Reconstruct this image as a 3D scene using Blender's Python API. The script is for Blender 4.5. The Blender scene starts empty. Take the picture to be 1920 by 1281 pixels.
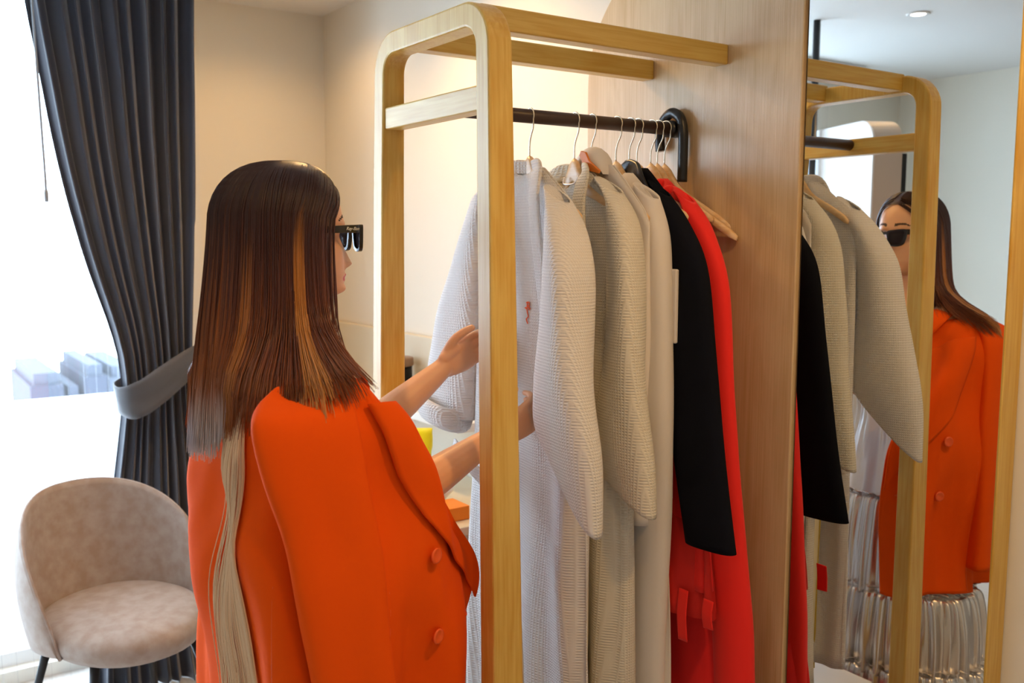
import bpy, math, random
from mathutils import Vector, Matrix, noise
from mathutils.bvhtree import BVHTree
random.seed(7)
PI = math.pi
scene = bpy.context.scene
COL = scene.collection
V = Vector

# ------------------------------------------------------------------ camera
YAW = math.radians(34.6)
PITCH = math.atan(195.5 / 1742)
cam_d = bpy.data.cameras.new('camera')
cam = bpy.data.objects.new('camera', cam_d)
COL.objects.link(cam)
cam.location = (0, 0, 1.6)
cam.rotation_euler = (PI / 2 - PITCH, 0, -YAW)
cam_d.sensor_width = 36
cam_d.lens = 1742 / 1920 * 36
cam_d.clip_start = 0.05
cam_d.dof.use_dof = True
cam_d.dof.focus_distance = 2.0
cam_d.dof.aperture_fstop = 4.0
scene.camera = cam
# ------------------------------------------------------------------ world, exposure
world = bpy.data.worlds.new('World')
scene.world = world
world.use_nodes = True
bg = world.node_tree.nodes['Background']
bg.inputs[0].default_value = (0.62, 0.80, 1.0, 1)
bg.inputs[1].default_value = 11.5
scene.view_settings.view_transform = 'Standard'
scene.view_settings.look = 'None'
scene.view_settings.gamma = 1
scene.view_settings.exposure = 0.12
scene.view_settings.use_curve_mapping = False

# ------------------------------------------------------------------ lights of the room
def lamp(kind, name, loc, energy, color, size=0.1, rot=(0, 0, 0), spot=None, blend=0.6, sy=None):
    l = bpy.data.lights.new(name, kind)
    l.energy = energy
    l.color = color
    if kind == 'AREA':
        l.size = size
        if sy:
            l.shape = 'RECTANGLE'
            l.size_y = sy
    else:
        l.shadow_soft_size = size
    if kind == 'SPOT':
        l.spot_size = spot
        l.spot_blend = blend
    o = bpy.data.objects.new(name, l)
    o.location = loc
    o.rotation_euler = rot
    COL.objects.link(o)
    return o
# daylight sampling portal in the window opening (adds no light of its own)
pt = lamp('AREA', 'window_portal', (-0.17, 3.60, 1.30), 1, (1, 1, 1), 2.3, (-PI / 2, 0, 0), sy=2.4)
pt.data.cycles.is_portal = True
WARM = (1.0, 0.57, 0.20)
SPOTS = [(-0.52, 2.47, 8), (0.55, 2.75, 7), (1.30, 2.55, 38), (0.5, 0.2, 14), (1.15, 0.45, 42), (-0.9, 0.4, 6), (1.35, 3.5, 10)]

# ------------------------------------------------------------------ helpers
def mat(name, base, rough=0.5, metal=0.0, **k):
    m = bpy.data.materials.new(name)
    m.use_nodes = True
    b = m.node_tree.nodes['Principled BSDF']
    b.inputs['Base Color'].default_value = (*base, 1)
    b.inputs['Roughness'].default_value = rough
    b.inputs['Metallic'].default_value = metal
    for n, v in k.items():
        b.inputs[n.replace('_', ' ')].default_value = v
    return m
def nt(m):
    return m.node_tree, m.node_tree.nodes['Principled BSDF']
def node(t, typ, **k):
    n = t.nodes.new(typ)
    for a, v in k.items():
        setattr(n, a, v)
    return n
def coords(t, scale, kind='Object'):
    tc = node(t, 'ShaderNodeTexCoord')
    mp = node(t, 'ShaderNodeMapping')
    mp.inputs['Scale'].default_value = scale
    t.links.new(tc.outputs[kind], mp.inputs[0])
    return mp.outputs[0]
def ramp(t, fac, stops):
    r = node(t, 'ShaderNodeValToRGB')
    el = r.color_ramp.elements
    while len(el) < len(stops):
        el.new(0.5)
    for e, (p, c) in zip(el, stops):
        e.position = p
        e.color = (*c, 1)
    t.links.new(fac, r.inputs[0])
    return r.outputs[0]
def bump(t, b, h, strength, dist=0.002):
    n = node(t, 'ShaderNodeBump')
    n.inputs['Strength'].default_value = strength
    n.inputs['Distance'].default_value = dist
    t.links.new(h, n.inputs['Height'])
    t.links.new(n.outputs[0], b.inputs['Normal'])
def wood(name, c1, c2, axis, rough=0.42, fine=160, stretch=0.04, bstr=0.15):
    m = mat(name, c1, rough, Coat_Weight=0.35, Coat_Roughness=0.35)
    t, b = nt(m)
    s = [fine, fine, fine]
    s['xyz'.index(axis)] = fine * stretch
    n = node(t, 'ShaderNodeTexNoise')
    n.inputs['Scale'].default_value = 1
    n.inputs['Detail'].default_value = 4
    n.inputs['Distortion'].default_value = 0.3
    t.links.new(coords(t, s), n.inputs['Vector'])
    n2 = node(t, 'ShaderNodeTexNoise')
    n2.inputs['Scale'].default_value = 1
    n2.inputs['Distortion'].default_value = 2.0
    s2 = [14, 14, 14]
    s2['xyz'.index(axis)] = 2.2
    t.links.new(coords(t, s2), n2.inputs['Vector'])
    mx = node(t, 'ShaderNodeMath', operation='ADD')
    t.links.new(n.outputs[0], mx.inputs[0])
    t.links.new(n2.outputs[0], mx.inputs[1])
    hf = node(t, 'ShaderNodeMath', operation='MULTIPLY')
    hf.inputs[1].default_value = 0.5
    t.links.new(mx.outputs[0], hf.inputs[0])
    c = ramp(t, hf.outputs[0], [(0.36, c2), (0.62, c1)])
    t.links.new(c, b.inputs['Base Color'])
    bump(t, b, n.outputs[0], bstr, 0.001)
    return m
def cloth(name, col, rough=0.9, scale=900, bstr=0.25, sheen=0.2, var=0.0, col2=None):
    m = mat(name, col, rough)
    t, b = nt(m)
    b.inputs['Sheen Weight'].default_value = sheen
    n = node(t, 'ShaderNodeTexNoise')
    n.inputs['Scale'].default_value = scale
    n.inputs['Detail'].default_value = 2
    t.links.new(coords(t, (1, 1, 1)), n.inputs['Vector'])
    bump(t, b, n.outputs[0], bstr, 0.0008)
    if col2:
        n3 = node(t, 'ShaderNodeTexNoise')
        n3.inputs['Scale'].default_value = var
        n3.inputs['Detail'].default_value = 6
        t.links.new(coords(t, (1, 1, 1)), n3.inputs['Vector'])
        t.links.new(ramp(t, n3.outputs[0], [(0.35, col), (0.65, col2)]), b.inputs['Base Color'])
    return m
def waffle(name, col, k=1000, bstr=0.45):
    m = mat(name, col, 0.95)
    t, b = nt(m)
    b.inputs['Subsurface Weight'].default_value = 0.0
    tc = node(t, 'ShaderNodeTexCoord')
    sp = node(t, 'ShaderNodeSeparateXYZ')
    t.links.new(tc.outputs['Object'], sp.inputs[0])
    ad = node(t, 'ShaderNodeMath', operation='ADD')
    t.links.new(sp.outputs[0], ad.inputs[0]); t.links.new(sp.outputs[1], ad.inputs[1])
    def sn(src):
        a = node(t, 'ShaderNodeMath', operation='MULTIPLY'); a.inputs[1].default_value = k
        t.links.new(src, a.inputs[0])
        s = node(t, 'ShaderNodeMath', operation='SINE')
        t.links.new(a.outputs[0], s.inputs[0])
        return s.outputs[0]
    mx = node(t, 'ShaderNodeMath', operation='MAXIMUM')
    t.links.new(sn(ad.outputs[0]), mx.inputs[0]); t.links.new(sn(sp.outputs[2]), mx.inputs[1])
    bump(t, b, mx.outputs[0], bstr, 0.0025)
    return m
def part(name, vs, fs, m, parent=None, smooth=True, label=None, solid=0, bevel=0, kind=None, sub=0):
    me = bpy.data.meshes.new(name)
    off = V((0, 0, 0))
    p = parent
    while p is not None:
        off += p.location
        p = p.parent
    me.from_pydata([tuple(V(v) - off) for v in vs], [], fs)
    me.validate()
    if m:
        me.materials.append(m)
    if smooth:
        me.polygons.foreach_set('use_smooth', [True] * len(me.polygons))
    o = bpy.data.objects.new(name, me)
    COL.objects.link(o)
    if parent is not None:
        o.parent = parent
    if solid:
        s = o.modifiers.new('solid', 'SOLIDIFY'); s.thickness = solid; s.offset = 0
    if bevel:
        s = o.modifiers.new('bevel', 'BEVEL'); s.width = bevel; s.segments = 3; s.limit_method = 'ANGLE'
    if sub:
        s = o.modifiers.new('sub', 'SUBSURF'); s.levels = sub; s.render_levels = sub
    if label:
        o['label'] = label
    if kind:
        o['kind'] = kind
    return o
def thing(name, label, cat, loc, group=None):
    o = bpy.data.objects.new(name, None)
    o.empty_display_size = 0.05
    COL.objects.link(o)
    o.location = loc
    return tag(o, label, cat, group)
def tag(o, label, cat, group=None):
    o['label'] = label; o['category'] = cat
    if group:
        o['group'] = group
    return o
def boxm(x0, x1, y0, y1, z0, z1):
    v = [(x, y, z) for x in (x0, x1) for y in (y0, y1) for z in (z0, z1)]
    f = [(0, 1, 3, 2), (4, 6, 7, 5), (0, 4, 5, 1), (2, 3, 7, 6), (0, 2, 6, 4), (1, 5, 7, 3)]
    return v, f
def box(name, a, m, parent=None, bevel=0.0, **k):
    v, f = boxm(*a)
    return part(name, v, f, m, parent, smooth=False, bevel=bevel, **k)
def cr(p0, p1, p2, p3, t):
    return 0.5 * ((2 * p1) + (p2 - p0) * t + (2 * p0 - 5 * p1 + 4 * p2 - p3) * t * t + (3 * p1 - p0 - 3 * p2 + p3) * t ** 3)
def spline(pts, n, closed=False):
    """Catmull-Rom through pts, n samples per span"""
    pts = [V(p) if not isinstance(p, (int, float)) else p for p in pts]
    L = len(pts); out = []
    spans = L if closed else L - 1
    for i in range(spans):
        if closed:
            q = [pts[(i + j - 1) % L] for j in range(4)]
        else:
            q = [pts[max(0, min(L - 1, i + j - 1))] for j in range(4)]
        for s in range(n):
            out.append(cr(*q, s / n))
    if not closed:
        out.append(pts[-1])
    return out
def grid_faces(R, C, closed=False, base=0):
    f = []
    for r in range(R - 1):
        for c in range(C if closed else C - 1):
            c2 = (c + 1) % C
            f.append((base + r * C + c, base + r * C + c2, base + (r + 1) * C + c2, base + (r + 1) * C + c))
    return f
def loft(rings, capped=True):
    """closed rings -> verts, faces"""
    C = len(rings[0]); R = len(rings)
    vs = [p for r in rings for p in r]
    fs = grid_faces(R, C, True)
    if capped:
        fs.append(tuple(range(C - 1, -1, -1)))
        fs.append(tuple((R - 1) * C + i for i in range(C)))
    return vs, fs
def frame_of(d, up=V((0, 0, 1))):
    d = d.normalized()
    if abs(d.dot(up)) > 0.97:
        up = V((1, 0, 0))
    s = d.cross(up).normalized()
    return s, s.cross(d).normalized()
def tube(pts, radii, n=10, capped=True, up=V((0, 0, 1)), flat=1.0):
    pts = [V(p) for p in pts]
    if isinstance(radii, (int, float)):
        radii = [radii] * len(pts)
    rings = []
    s = None
    for i, p in enumerate(pts):
        d = pts[min(i + 1, len(pts) - 1)] - pts[max(i - 1, 0)]
        if s is None:
            s, u = frame_of(d, up)
        else:
            d.normalize()
            s = (s - d * s.dot(d)).normalized(); u = s.cross(d).normalized()
        rings.append([p + (s * math.cos(a) + u * math.sin(a) * flat) * radii[i] for a in [2 * PI * k / n for k in range(n)]])
    return loft(rings, capped)
def capsule(pts, radii, n=14, up=V((0, 0, 1)), flat=1.0, sm=4):
    """tube with rounded ends"""
    pts = spline(pts, sm)
    rr = spline(radii, sm)
    a, b = pts[0], pts[-1]
    da = (pts[0] - pts[1]).normalized(); db = (pts[-1] - pts[-2]).normalized()
    P, Rr = [], []
    for k in (3, 2, 1):
        P.append(a + da * rr[0] * math.sin(k * PI / 6.4)); Rr.append(rr[0] * math.cos(k * PI / 6.4))
    P += pts; Rr += rr
    for k in (1, 2, 3):
        P.append(b + db * rr[-1] * math.sin(k * PI / 6.4)); Rr.append(rr[-1] * math.cos(k * PI / 6.4))
    return tube(P, Rr, n, True, up, flat)
def merge(parts):
    vs, fs = [], []
    for v, f in parts:
        b = len(vs)
        vs += list(v); fs += [tuple(i + b for i in q) for q in f]
    return vs, fs
def lathe(prof, c, n=32):
    rings = [[V((c[0] + r * math.cos(a), c[1] + r * math.sin(a), c[2] + z)) for a in [2 * PI * k / n for k in range(n)]] for r, z in prof]
    return loft(rings, True)
def prism(outline, axis, a, b):
    """outline: 2D list; axis = the extruded axis; remaining axes in order"""
    def P(u, v, w):
        return {'x': (w, u, v), 'y': (u, w, v), 'z': (u, v, w)}[axis]
    n = len(outline)
    vs = [P(u, v, a) for u, v in outline] + [P(u, v, b) for u, v in outline]
    fs = [tuple(range(n)), tuple(range(2 * n - 1, n - 1, -1))]
    fs += [(i, i + n, (i + 1) % n + n, (i + 1) % n) for i in range(n)]
    return vs, fs
def arc(cx, cy, r, a0, a1, n):
    return [(cx + r * math.cos(math.radians(a0 + (a1 - a0) * k / n)), cy + r * math.sin(math.radians(a0 + (a1 - a0) * k / n))) for k in range(n + 1)]
def copy_tree(o, parent=None):
    c = o.copy(); COL.objects.link(c)
    if parent is not None:
        c.parent = parent
    for ch in list(o.children):
        copy_tree(ch, c)
    return c

# ------------------------------------------------------------------ materials
M_wall = cloth('painted_wall', (0.80, 0.76, 0.66), 0.85, 300, 0.05, 0)
M_ceil = cloth('ceiling_paint', (0.80, 0.79, 0.76), 0.9, 300, 0.03, 0)
MAPLE = ((0.73, 0.50, 0.12), (0.61, 0.34, 0.04))
M_wx = wood('maple_x', *MAPLE, 'x'); M_wy = wood('maple_y', *MAPLE, 'y'); M_wz = wood('maple_z', *MAPLE, 'z')
M_panel = wood('panel_veneer', (0.64, 0.47, 0.27), (0.52, 0.35, 0.17), 'z', 0.4, 300, 0.012, 0.5)
M_floor = wood('floor_wood', (0.62, 0.56, 0.50), (0.50, 0.44, 0.38), 'y', 0.4, 60, 0.05, 0.1)
M_black = mat('black_metal', (0.010, 0.011, 0.013), 0.32)
M_rod = mat('dark_rod', (0.050, 0.025, 0.017), 0.38)
M_chrome = mat('hook_metal', (0.80, 0.74, 0.60), 0.25, 1.0)
M_mirror = mat('mirror_glass', (0.74, 0.76, 0.75), 0.0, 1.0)
M_dark = mat('dark_gap', (0.03, 0.015, 0.01), 0.6)
M_hang = wood('hanger_wood', (0.82, 0.60, 0.36), (0.68, 0.42, 0.18), 'y', 0.38, 120, 0.05, 0.1)
M_waf = waffle('white_waffle_cotton', (0.72, 0.71, 0.71))
M_waf2 = waffle('warm_tint_waffle_cotton', (0.69, 0.66, 0.58))  # white waffle with a warm-light tint in the base colour
M_white = cloth('white_cotton', (0.70, 0.66, 0.62), 0.9, 700, 0.15)
M_cream = cloth('cream_cotton', (0.74, 0.66, 0.45), 0.9, 700, 0.15)
M_blk = cloth('black_wool', (0.006, 0.007, 0.012), 0.95, 700, 0.3, 0.02)
for m_, sp_ in ((M_blk, 0.08),):
    m_.node_tree.nodes['Principled BSDF'].inputs['Specular IOR Level'].default_value = sp_
    m_.node_tree.nodes['Principled BSDF'].inputs['Sheen Weight'].default_value = 0
M_blks = mat('black_satin', (0.006, 0.006, 0.010), 0.3)
M_red = cloth('red_cloth', (0.86, 0.012, 0.006), 0.8, 700, 0.2, 0.1)
M_dred = cloth('deep_red_cloth', (0.74, 0.006, 0.006), 0.8, 700, 0.2, 0.1)
M_org = cloth('orange_suiting', (0.86, 0.095, 0.002), 0.8, 900, 0.25, 0.05)
M_orgb = mat('orange_button', (0.86, 0.11, 0.01), 0.4)
M_curt = cloth('charcoal_curtain', (0.030, 0.036, 0.056), 0.62, 500, 0.3, 0.5)
M_org.node_tree.nodes['Principled BSDF'].inputs['Specular IOR Level'].default_value = 0.12
M_org.node_tree.nodes['Principled BSDF'].inputs['Sheen Weight'].default_value = 0
M_curt.node_tree.nodes['Principled BSDF'].inputs['Specular IOR Level'].default_value = 0.3
M_tie = cloth('tieback_cloth', (0.062, 0.062, 0.070), 0.7, 500, 0.3, 0.5)
M_velvet = cloth('beige_velvet', (0.36, 0.27, 0.21), 0.8, 500, 0.3, 0.25, 26, (0.43, 0.36, 0.31))
M_silver = mat('silver_lame', (0.80, 0.77, 0.75), 0.27, 0.85)
M_satin = mat('white_satin', (0.82, 0.81, 0.84), 0.3, 0.25)
M_whitep = mat('white_paint', (0.84, 0.84, 0.83), 0.45)
M_beige = mat('beige_laminate', (0.66, 0.56, 0.46), 0.5)
M_cer = mat('white_ceramic', (0.85, 0.85, 0.85), 0.15)
M_glassj = mat('clear_glass', (0.95, 0.97, 0.97), 0.02, 0, Transmission_Weight=1.0, IOR=1.3)
M_brown = mat('brown_lid', (0.20, 0.11, 0.05), 0.4)
M_shade = mat('glasses_black', (0.012, 0.009, 0.008), 0.18)
M_lens = mat('dark_lens', (0.05, 0.05, 0.07), 0.04, 0, Transmission_Weight=0.55, IOR=1.1)
M_silverp = mat('silver_print', (0.8, 0.8, 0.75), 0.3, 0.6)
M_lip = mat('lips', (0.62, 0.04, 0.05), 0.35)
M_brow = mat('brow_hair', (0.06, 0.03, 0.015), 0.8)
M_skin = mat('skin', (0.78, 0.43, 0.25), 0.42, Subsurface_Weight=0.12, Subsurface_Scale=0.01)
M_skin.node_tree.nodes['Principled BSDF'].inputs['Subsurface Radius'].default_value = (1, 0.35, 0.2)
M_yel = mat('yellow_plastic', (0.92, 0.80, 0.01), 0.35)
M_obox = mat('orange_card', (0.90, 0.26, 0.01), 0.5)
M_ink = mat('grey_print', (0.25, 0.24, 0.10), 0.6)
M_thread = mat('orange_thread', (0.90, 0.13, 0.02), 0.6)
M_grey = mat('city_grey', (0.30, 0.33, 0.40), 0.9)
M_pave = mat('pale_concrete', (0.75, 0.77, 0.80), 0.9)
def hair_mat():
    m = mat('hair', (0.05, 0.02, 0.01), 0.36)
    t, b = nt(m)
    a = node(t, 'ShaderNodeAttribute'); a.attribute_name = 'Col'
    t.links.new(a.outputs['Color'], b.inputs['Base Color'])
    b.inputs['Specular IOR Level'].default_value = 0.5
    return m
M_hair = hair_mat()
def sheer_mat():
    m = bpy.data.materials.new('sheer_voile'); m.use_nodes = True
    t = m.node_tree; t.nodes.clear()
    out = node(t, 'ShaderNodeOutputMaterial')
    tr = node(t, 'ShaderNodeBsdfTransparent')
    tl = node(t, 'ShaderNodeBsdfTranslucent'); tl.inputs[0].default_value = (0.95, 0.97, 1, 1)
    df = node(t, 'ShaderNodeBsdfDiffuse'); df.inputs[0].default_value = (0.9, 0.93, 0.98, 1)
    m1 = node(t, 'ShaderNodeMixShader'); m1.inputs[0].default_value = 0.35
    m2 = node(t, 'ShaderNodeMixShader'); m2.inputs[0].default_value = 0.05
    t.links.new(tl.outputs[0], m1.inputs[1]); t.links.new(df.outputs[0], m1.inputs[2])
    t.links.new(tr.outputs[0], m2.inputs[1]); t.links.new(m1.outputs[0], m2.inputs[2])
    t.links.new(m2.outputs[0], out.inputs[0])
    return m
M_sheer = sheer_mat()
def tulle_mat():
    m = bpy.data.materials.new('red_tulle'); m.use_nodes = True
    t = m.node_tree
    b = t.nodes['Principled BSDF']; b.inputs['Base Color'].default_value = (0.9, 0.03, 0.02, 1)
    b.inputs['Alpha'].default_value = 0.6; b.inputs['Roughness'].default_value = 0.8
    return m
M_tulle = tulle_mat()
def emit(name, c, s):
    m = mat(name, c); t, b = nt(m)
    b.inputs['Emission Color'].default_value = (*c, 1); b.inputs['Emission Strength'].default_value = s
    return m
M_led = emit('lamp_glow', (1.0, 0.9, 0.75), 14)

# ------------------------------------------------------------------ setting
XW, YW, CEIL, XL, YF = 1.742, 4.02, 2.583, -2.20, -1.6
def struct(name, a, m, bevel=0.0):
    o = box(name, a, m, bevel=bevel); o['kind'] = 'structure'; return o
fl = struct('floor', (XL - 0.1, XW + 0.1, YF - 0.1, 4.12, -0.1, 0), M_floor)
struct('ceiling', (XL - 0.1, XW + 0.1, YF - 0.1, 4.12, CEIL, CEIL + 0.1), M_ceil)
struct('wall_right', (XW, XW + 0.1, YF - 0.1, 4.12, 0, CEIL), M_wall)
struct('wall_back', (1.01, XW, YW, YW + 0.1, 0, CEIL), M_wall)
struct('wall_left', (XL - 0.1, XL, YF - 0.1, 3.78, 0, CEIL), M_wall)
struct('wall_front', (XL, XW, YF - 0.1, YF, 0, CEIL), M_wall)
# window wall: pier on the right, pier on the left, header, low kerb
vs, fs = merge([boxm(0.96, 1.06, 3.64, YW + 0.1, 0, CEIL), boxm(XL, -1.30, 3.64, 3.78, 0, CEIL),
                boxm(-1.30, 0.96, 3.64, 3.78, 2.5, CEIL), boxm(-1.30, 0.96, 3.64, 3.78, 0, 0.05)])
o = part('wall_window', vs, fs, M_wall, smooth=False); o['kind'] = 'structure'
# window frames and panes (three tall sliding panes)
wr = bpy.data.objects.new('window_1', None); COL.objects.link(wr); wr.location = (-0.75, 3.71, 0.05); wr['kind'] = 'structure'
edges = [-1.30, -0.55, 0.21, 0.96]
for i in range(3):
    x0, x1 = edges[i], edges[i + 1]
    v, f = merge([boxm(x0, x0 + 0.05, 3.69, 3.73, 0.05, 2.5), boxm(x1 - 0.05, x1, 3.69, 3.73, 0.05, 2.5),
                  boxm(x0 + 0.05, x1 - 0.05, 3.69, 3.73, 0.05, 0.10), boxm(x0 + 0.05, x1 - 0.05, 3.69, 3.73, 2.45, 2.5)])
    fr = part('window_frame', v, f, M_whitep, wr, smooth=False)
    v, f = boxm(x0 + 0.05, x1 - 0.05, 3.707, 3.713, 0.10, 2.45)
    g = part('pane', v, f, None, fr, smooth=False)
    gm = bpy.data.materials.get('window_glass')
    if not gm:
        gm = bpy.data.materials.new('window_glass'); gm.use_nodes = True
        t = gm.node_tree; t.nodes.clear()
        out = node(t, 'ShaderNodeOutputMaterial'); tr = node(t, 'ShaderNodeBsdfTransparent'); gl = node(t, 'ShaderNodeBsdfGlossy')
        gl.inputs['Roughness'].default_value = 0.0
        mx = node(t, 'ShaderNodeMixShader'); mx.inputs[0].default_value = 0.06
        t.links.new(tr.outputs[0], mx.inputs[1]); t.links.new(gl.outputs[0], mx.inputs[2]); t.links.new(mx.outputs[0], out.inputs[0])
    g.data.materials.append(gm)
# outside: pale balcony slab with low parapet, far buildings
struct('balcony_floor', (-4.5, 3.5, 3.80, 5.3, -0.15, -0.02), M_pave)
o = box('balcony_parapet', (-4.5, 3.5, 5.20, 5.32, -0.02, 0.765), M_pave); o['kind'] = 'structure'
bpy.data.objects['balcony_floor'].name = 'trim_1'; o.name = 'wall_balcony'
M_fac = mat('dark_facade', (0.020, 0.022, 0.034), 0.9); M_fac2 = mat('slate_facade', (0.034, 0.038, 0.050), 0.9)
for (x0, x1, y, h, lb, mf) in [(3.15, 3.92, 26, -1.85, 'hazy dark building far outside the window, leftmost of the blocks', M_fac),
                               (3.95, 4.38, 26, -2.25, 'hazy low building far outside, between two taller dark blocks', M_fac2),
                               (4.42, 4.98, 26, -1.72, 'tallest hazy dark building far outside the window', M_fac),
                               (5.02, 5.75, 26, -1.80, 'palest hazy building outside, next to the curtain edge', M_fac2)]:
    t_ = thing('far_building', lb, 'building', ((x0 + x1) / 2, y + 2, -9))
    box('facade', (x0, x1, y, y + 4, -9, h - 0.3), mf, t_)
    box('roof', (x0 + 0.1, x1 - 0.1, y + 0.1, y + 3.9, h - 0.3, h), M_fac2, t_)

# ceiling downlights
for i, (x, y, e) in enumerate(SPOTS):
    names = ['round recessed downlight seen lit in the mirror', 'round recessed downlight over the armchair side of the ceiling',
             'round recessed downlight above the desk, beyond the rack', 'round recessed downlight in the ceiling behind the viewer',
             'round recessed downlight near the mirror end of the ceiling', 'round recessed downlight at the far left of the ceiling',
             'round recessed downlight in the corner by the curtain']
    t_ = thing('ceiling_downlight', names[i], 'light', (x, y, CEIL), 'recessed ceiling downlights')
    v, f = lathe([(0.030, -0.001), (0.048, -0.001), (0.050, -0.004), (0.046, -0.007), (0.032, -0.006)], (x, y, CEIL))
    part('ring', v, f[:-2], M_whitep, t_)
    v, f = lathe([(0.001, -0.003), (0.032, -0.003), (0.032, -0.004), (0.001, -0.004)], (x, y, CEIL))
    part('diffuser', v, f, M_led, t_)
    lamp('SPOT', 'downlight_glow', (x, y, CEIL - 0.02), e, WARM, 0.035, (0, 0, 0), math.radians(150), 0.7)

# ------------------------------------------------------------------ wood panel and mirror on the right wall
zt = 2.311; r = 0.30
out = [(1.329, 0.0), (2.056, 0.0)] + arc(2.056 - r, zt - r, r, 0, 90, 16) + [(1.329, zt)]
v, f = prism(out, 'x', 1.674, XW - 0.002)
tag(part('wood_panel', v, f, M_panel, smooth=False, bevel=0.003), 'tall pale wood veneer panel with rounded top corner behind the clothes rail', 'panel')
mr = thing('wall_mirror', 'tall frameless mirror beside the wood panel reflecting the clothes and woman', 'mirror', (1.70, 1.10, 0))
box('backing_board', (1.686, XW - 0.002, 0.868, 1.318, 0, zt), M_wz, mr, 0.0015)
box('mirror_glass', (1.682, 1.6855, 0.871, 1.3225, 0.02, zt - 0.02), M_mirror, mr)
box('dark_joint', (1.690, XW - 0.002, 1.3185, 1.3275, 0, zt), M_dark, mr)

# ------------------------------------------------------------------ clothes rack
rack = thing('clothes_rack', 'pale maple open clothes rack with rounded front frame and hanging rail', 'clothes rack', (1.0, 1.70, 0))
def frame_path():
    # outer line in (y, z) and inner line, from the near foot to the far foot
    r1, r2 = 0.095, 0.045
    zt = 2.066
    yn, yf = 1.539, 2.033
    o_ = [(1.516, 0.0)] + [(yn - (1 - zz / zt) * 0.023 + (0.0), zz) for zz in (0.6, 1.2, 1.7)] + arc(yn + r1, zt - r1, r1, 180, 90, 10) + arc(yf - r1, zt - r1, r1, 90, 0, 10) + [(yf + (zt - zz) * 0.042, zz) for zz in (1.7, 1.2, 0.6)] + [(yf + 0.086, 0.0)]
    w = 0.049
    i_ = [(1.516 + w * 1.15, 0.0)] + [(yn - (1 - zz / zt) * 0.023 + w * (1 + 0.15 * (1 - zz / zt)), zz) for zz in (0.6, 1.2, 1.7)] + arc(yn + w + r2, zt - w - r2, r2, 180, 90, 10) + arc(yf - w - r2, zt - w - r2, r2, 90, 0, 10) + [(yf - w + (zt - zz) * 0.042, zz) for zz in (1.7, 1.2, 0.6)] + [(yf + 0.086 - w, 0.0)]
    return o_, i_
KF = 1 / 1.06
def kf(p):
    p = V(p)
    return V((p.x * KF, p.y * KF, 1.6 + (p.z - 1.6) * KF if p.z > 0.2 else p.z))
o_, i_ = frame_path()
def wx(z):
    return 0.055 + (2.066 - z) * 0.0135
rings = []
for (yo, zo), (yi, zi) in zip(o_, i_):
    x0 = 1.007; b = 0.005
    po, pi = V((0, yo, zo)), V((0, yi, zi)); d = (pi - po).normalized() * b
    xa, xo = x0, x0 + wx(zo)
    R = []
    for base, sgn in ((po, 1), (pi, -1)):
        xs = [(xa + b, 0), (xa + b * 0.3, 0.3), (xa, 1)] if sgn == -1 else [(xa, 1), (xa + b * 0.3, 0.3), (xa + b, 0)]
        xe = [(xo, 1), (xo - b * 0.3, 0.3), (xo - b, 0)] if sgn == -1 else [(xo - b, 0), (xo - b * 0.3, 0.3), (xo, 1)]
        seq = xs + xe if sgn == 1 else xe + xs
        R += [base + d * sgn * k + V((x, 0, 0)) for x, k in seq]
    rings.append(R)
v, f = loft(rings)
v = [kf(p) for p in v]
fr = part('front_frame', v, f, M_wz, rack)
fr.data.polygons.foreach_set('use_smooth', [False] * len(fr.data.polygons))
box('crossbar', (1.012 * KF, 1.056 * KF, 1.584 * KF, 1.99 * KF, 1.6 + 0.250 * KF, 1.6 + 0.300 * KF), M_wy, rack, 0.004)
box('rail', (0.990, 1.674, 1.541, 1.583, 1.999, 2.045), M_wx, rack, 0.004)
box('rail', (0.990, 1.674, 1.790, 1.832, 1.999, 2.047), M_wx, rack, 0.004)
box('shelf', (1.03, 1.674, 1.53, 1.95, 0.285, 0.31), M_whitep, rack, 0.003)
ROD = V((0, 1.705, 1.866))
v, f = tube([(0.985, 1.705, 1.866), (1.668, 1.705, 1.866)], 0.0155, 24)
part('hanging_rod', v, f, M_rod, rack)
# black looped bracket on the panel
P = spline([(1.655, 1.742, 1.815), (1.655, 1.745, 1.85), (1.655, 1.735, 1.885), (1.655, 1.705, 1.905), (1.655, 1.675, 1.89), (1.655, 1.664, 1.855), (1.655, 1.663, 1.80), (1.655, 1.664, 1.735)], 6)
v, f = tube(P, 0.0125, 14)
br = part('rod_bracket', v, f, M_black, rack, label='black looped rod bracket')
v, f = lathe([(0.0, 0), (0.021, 0), (0.021, 0.03), (0.0, 0.03)], (0, 0, 0), 20)
v = [V((1.642 + p[2], 1.705 + p[0], 1.866 + p[1])) for p in v]
part('end_socket', v, f, M_black, br)

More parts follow.
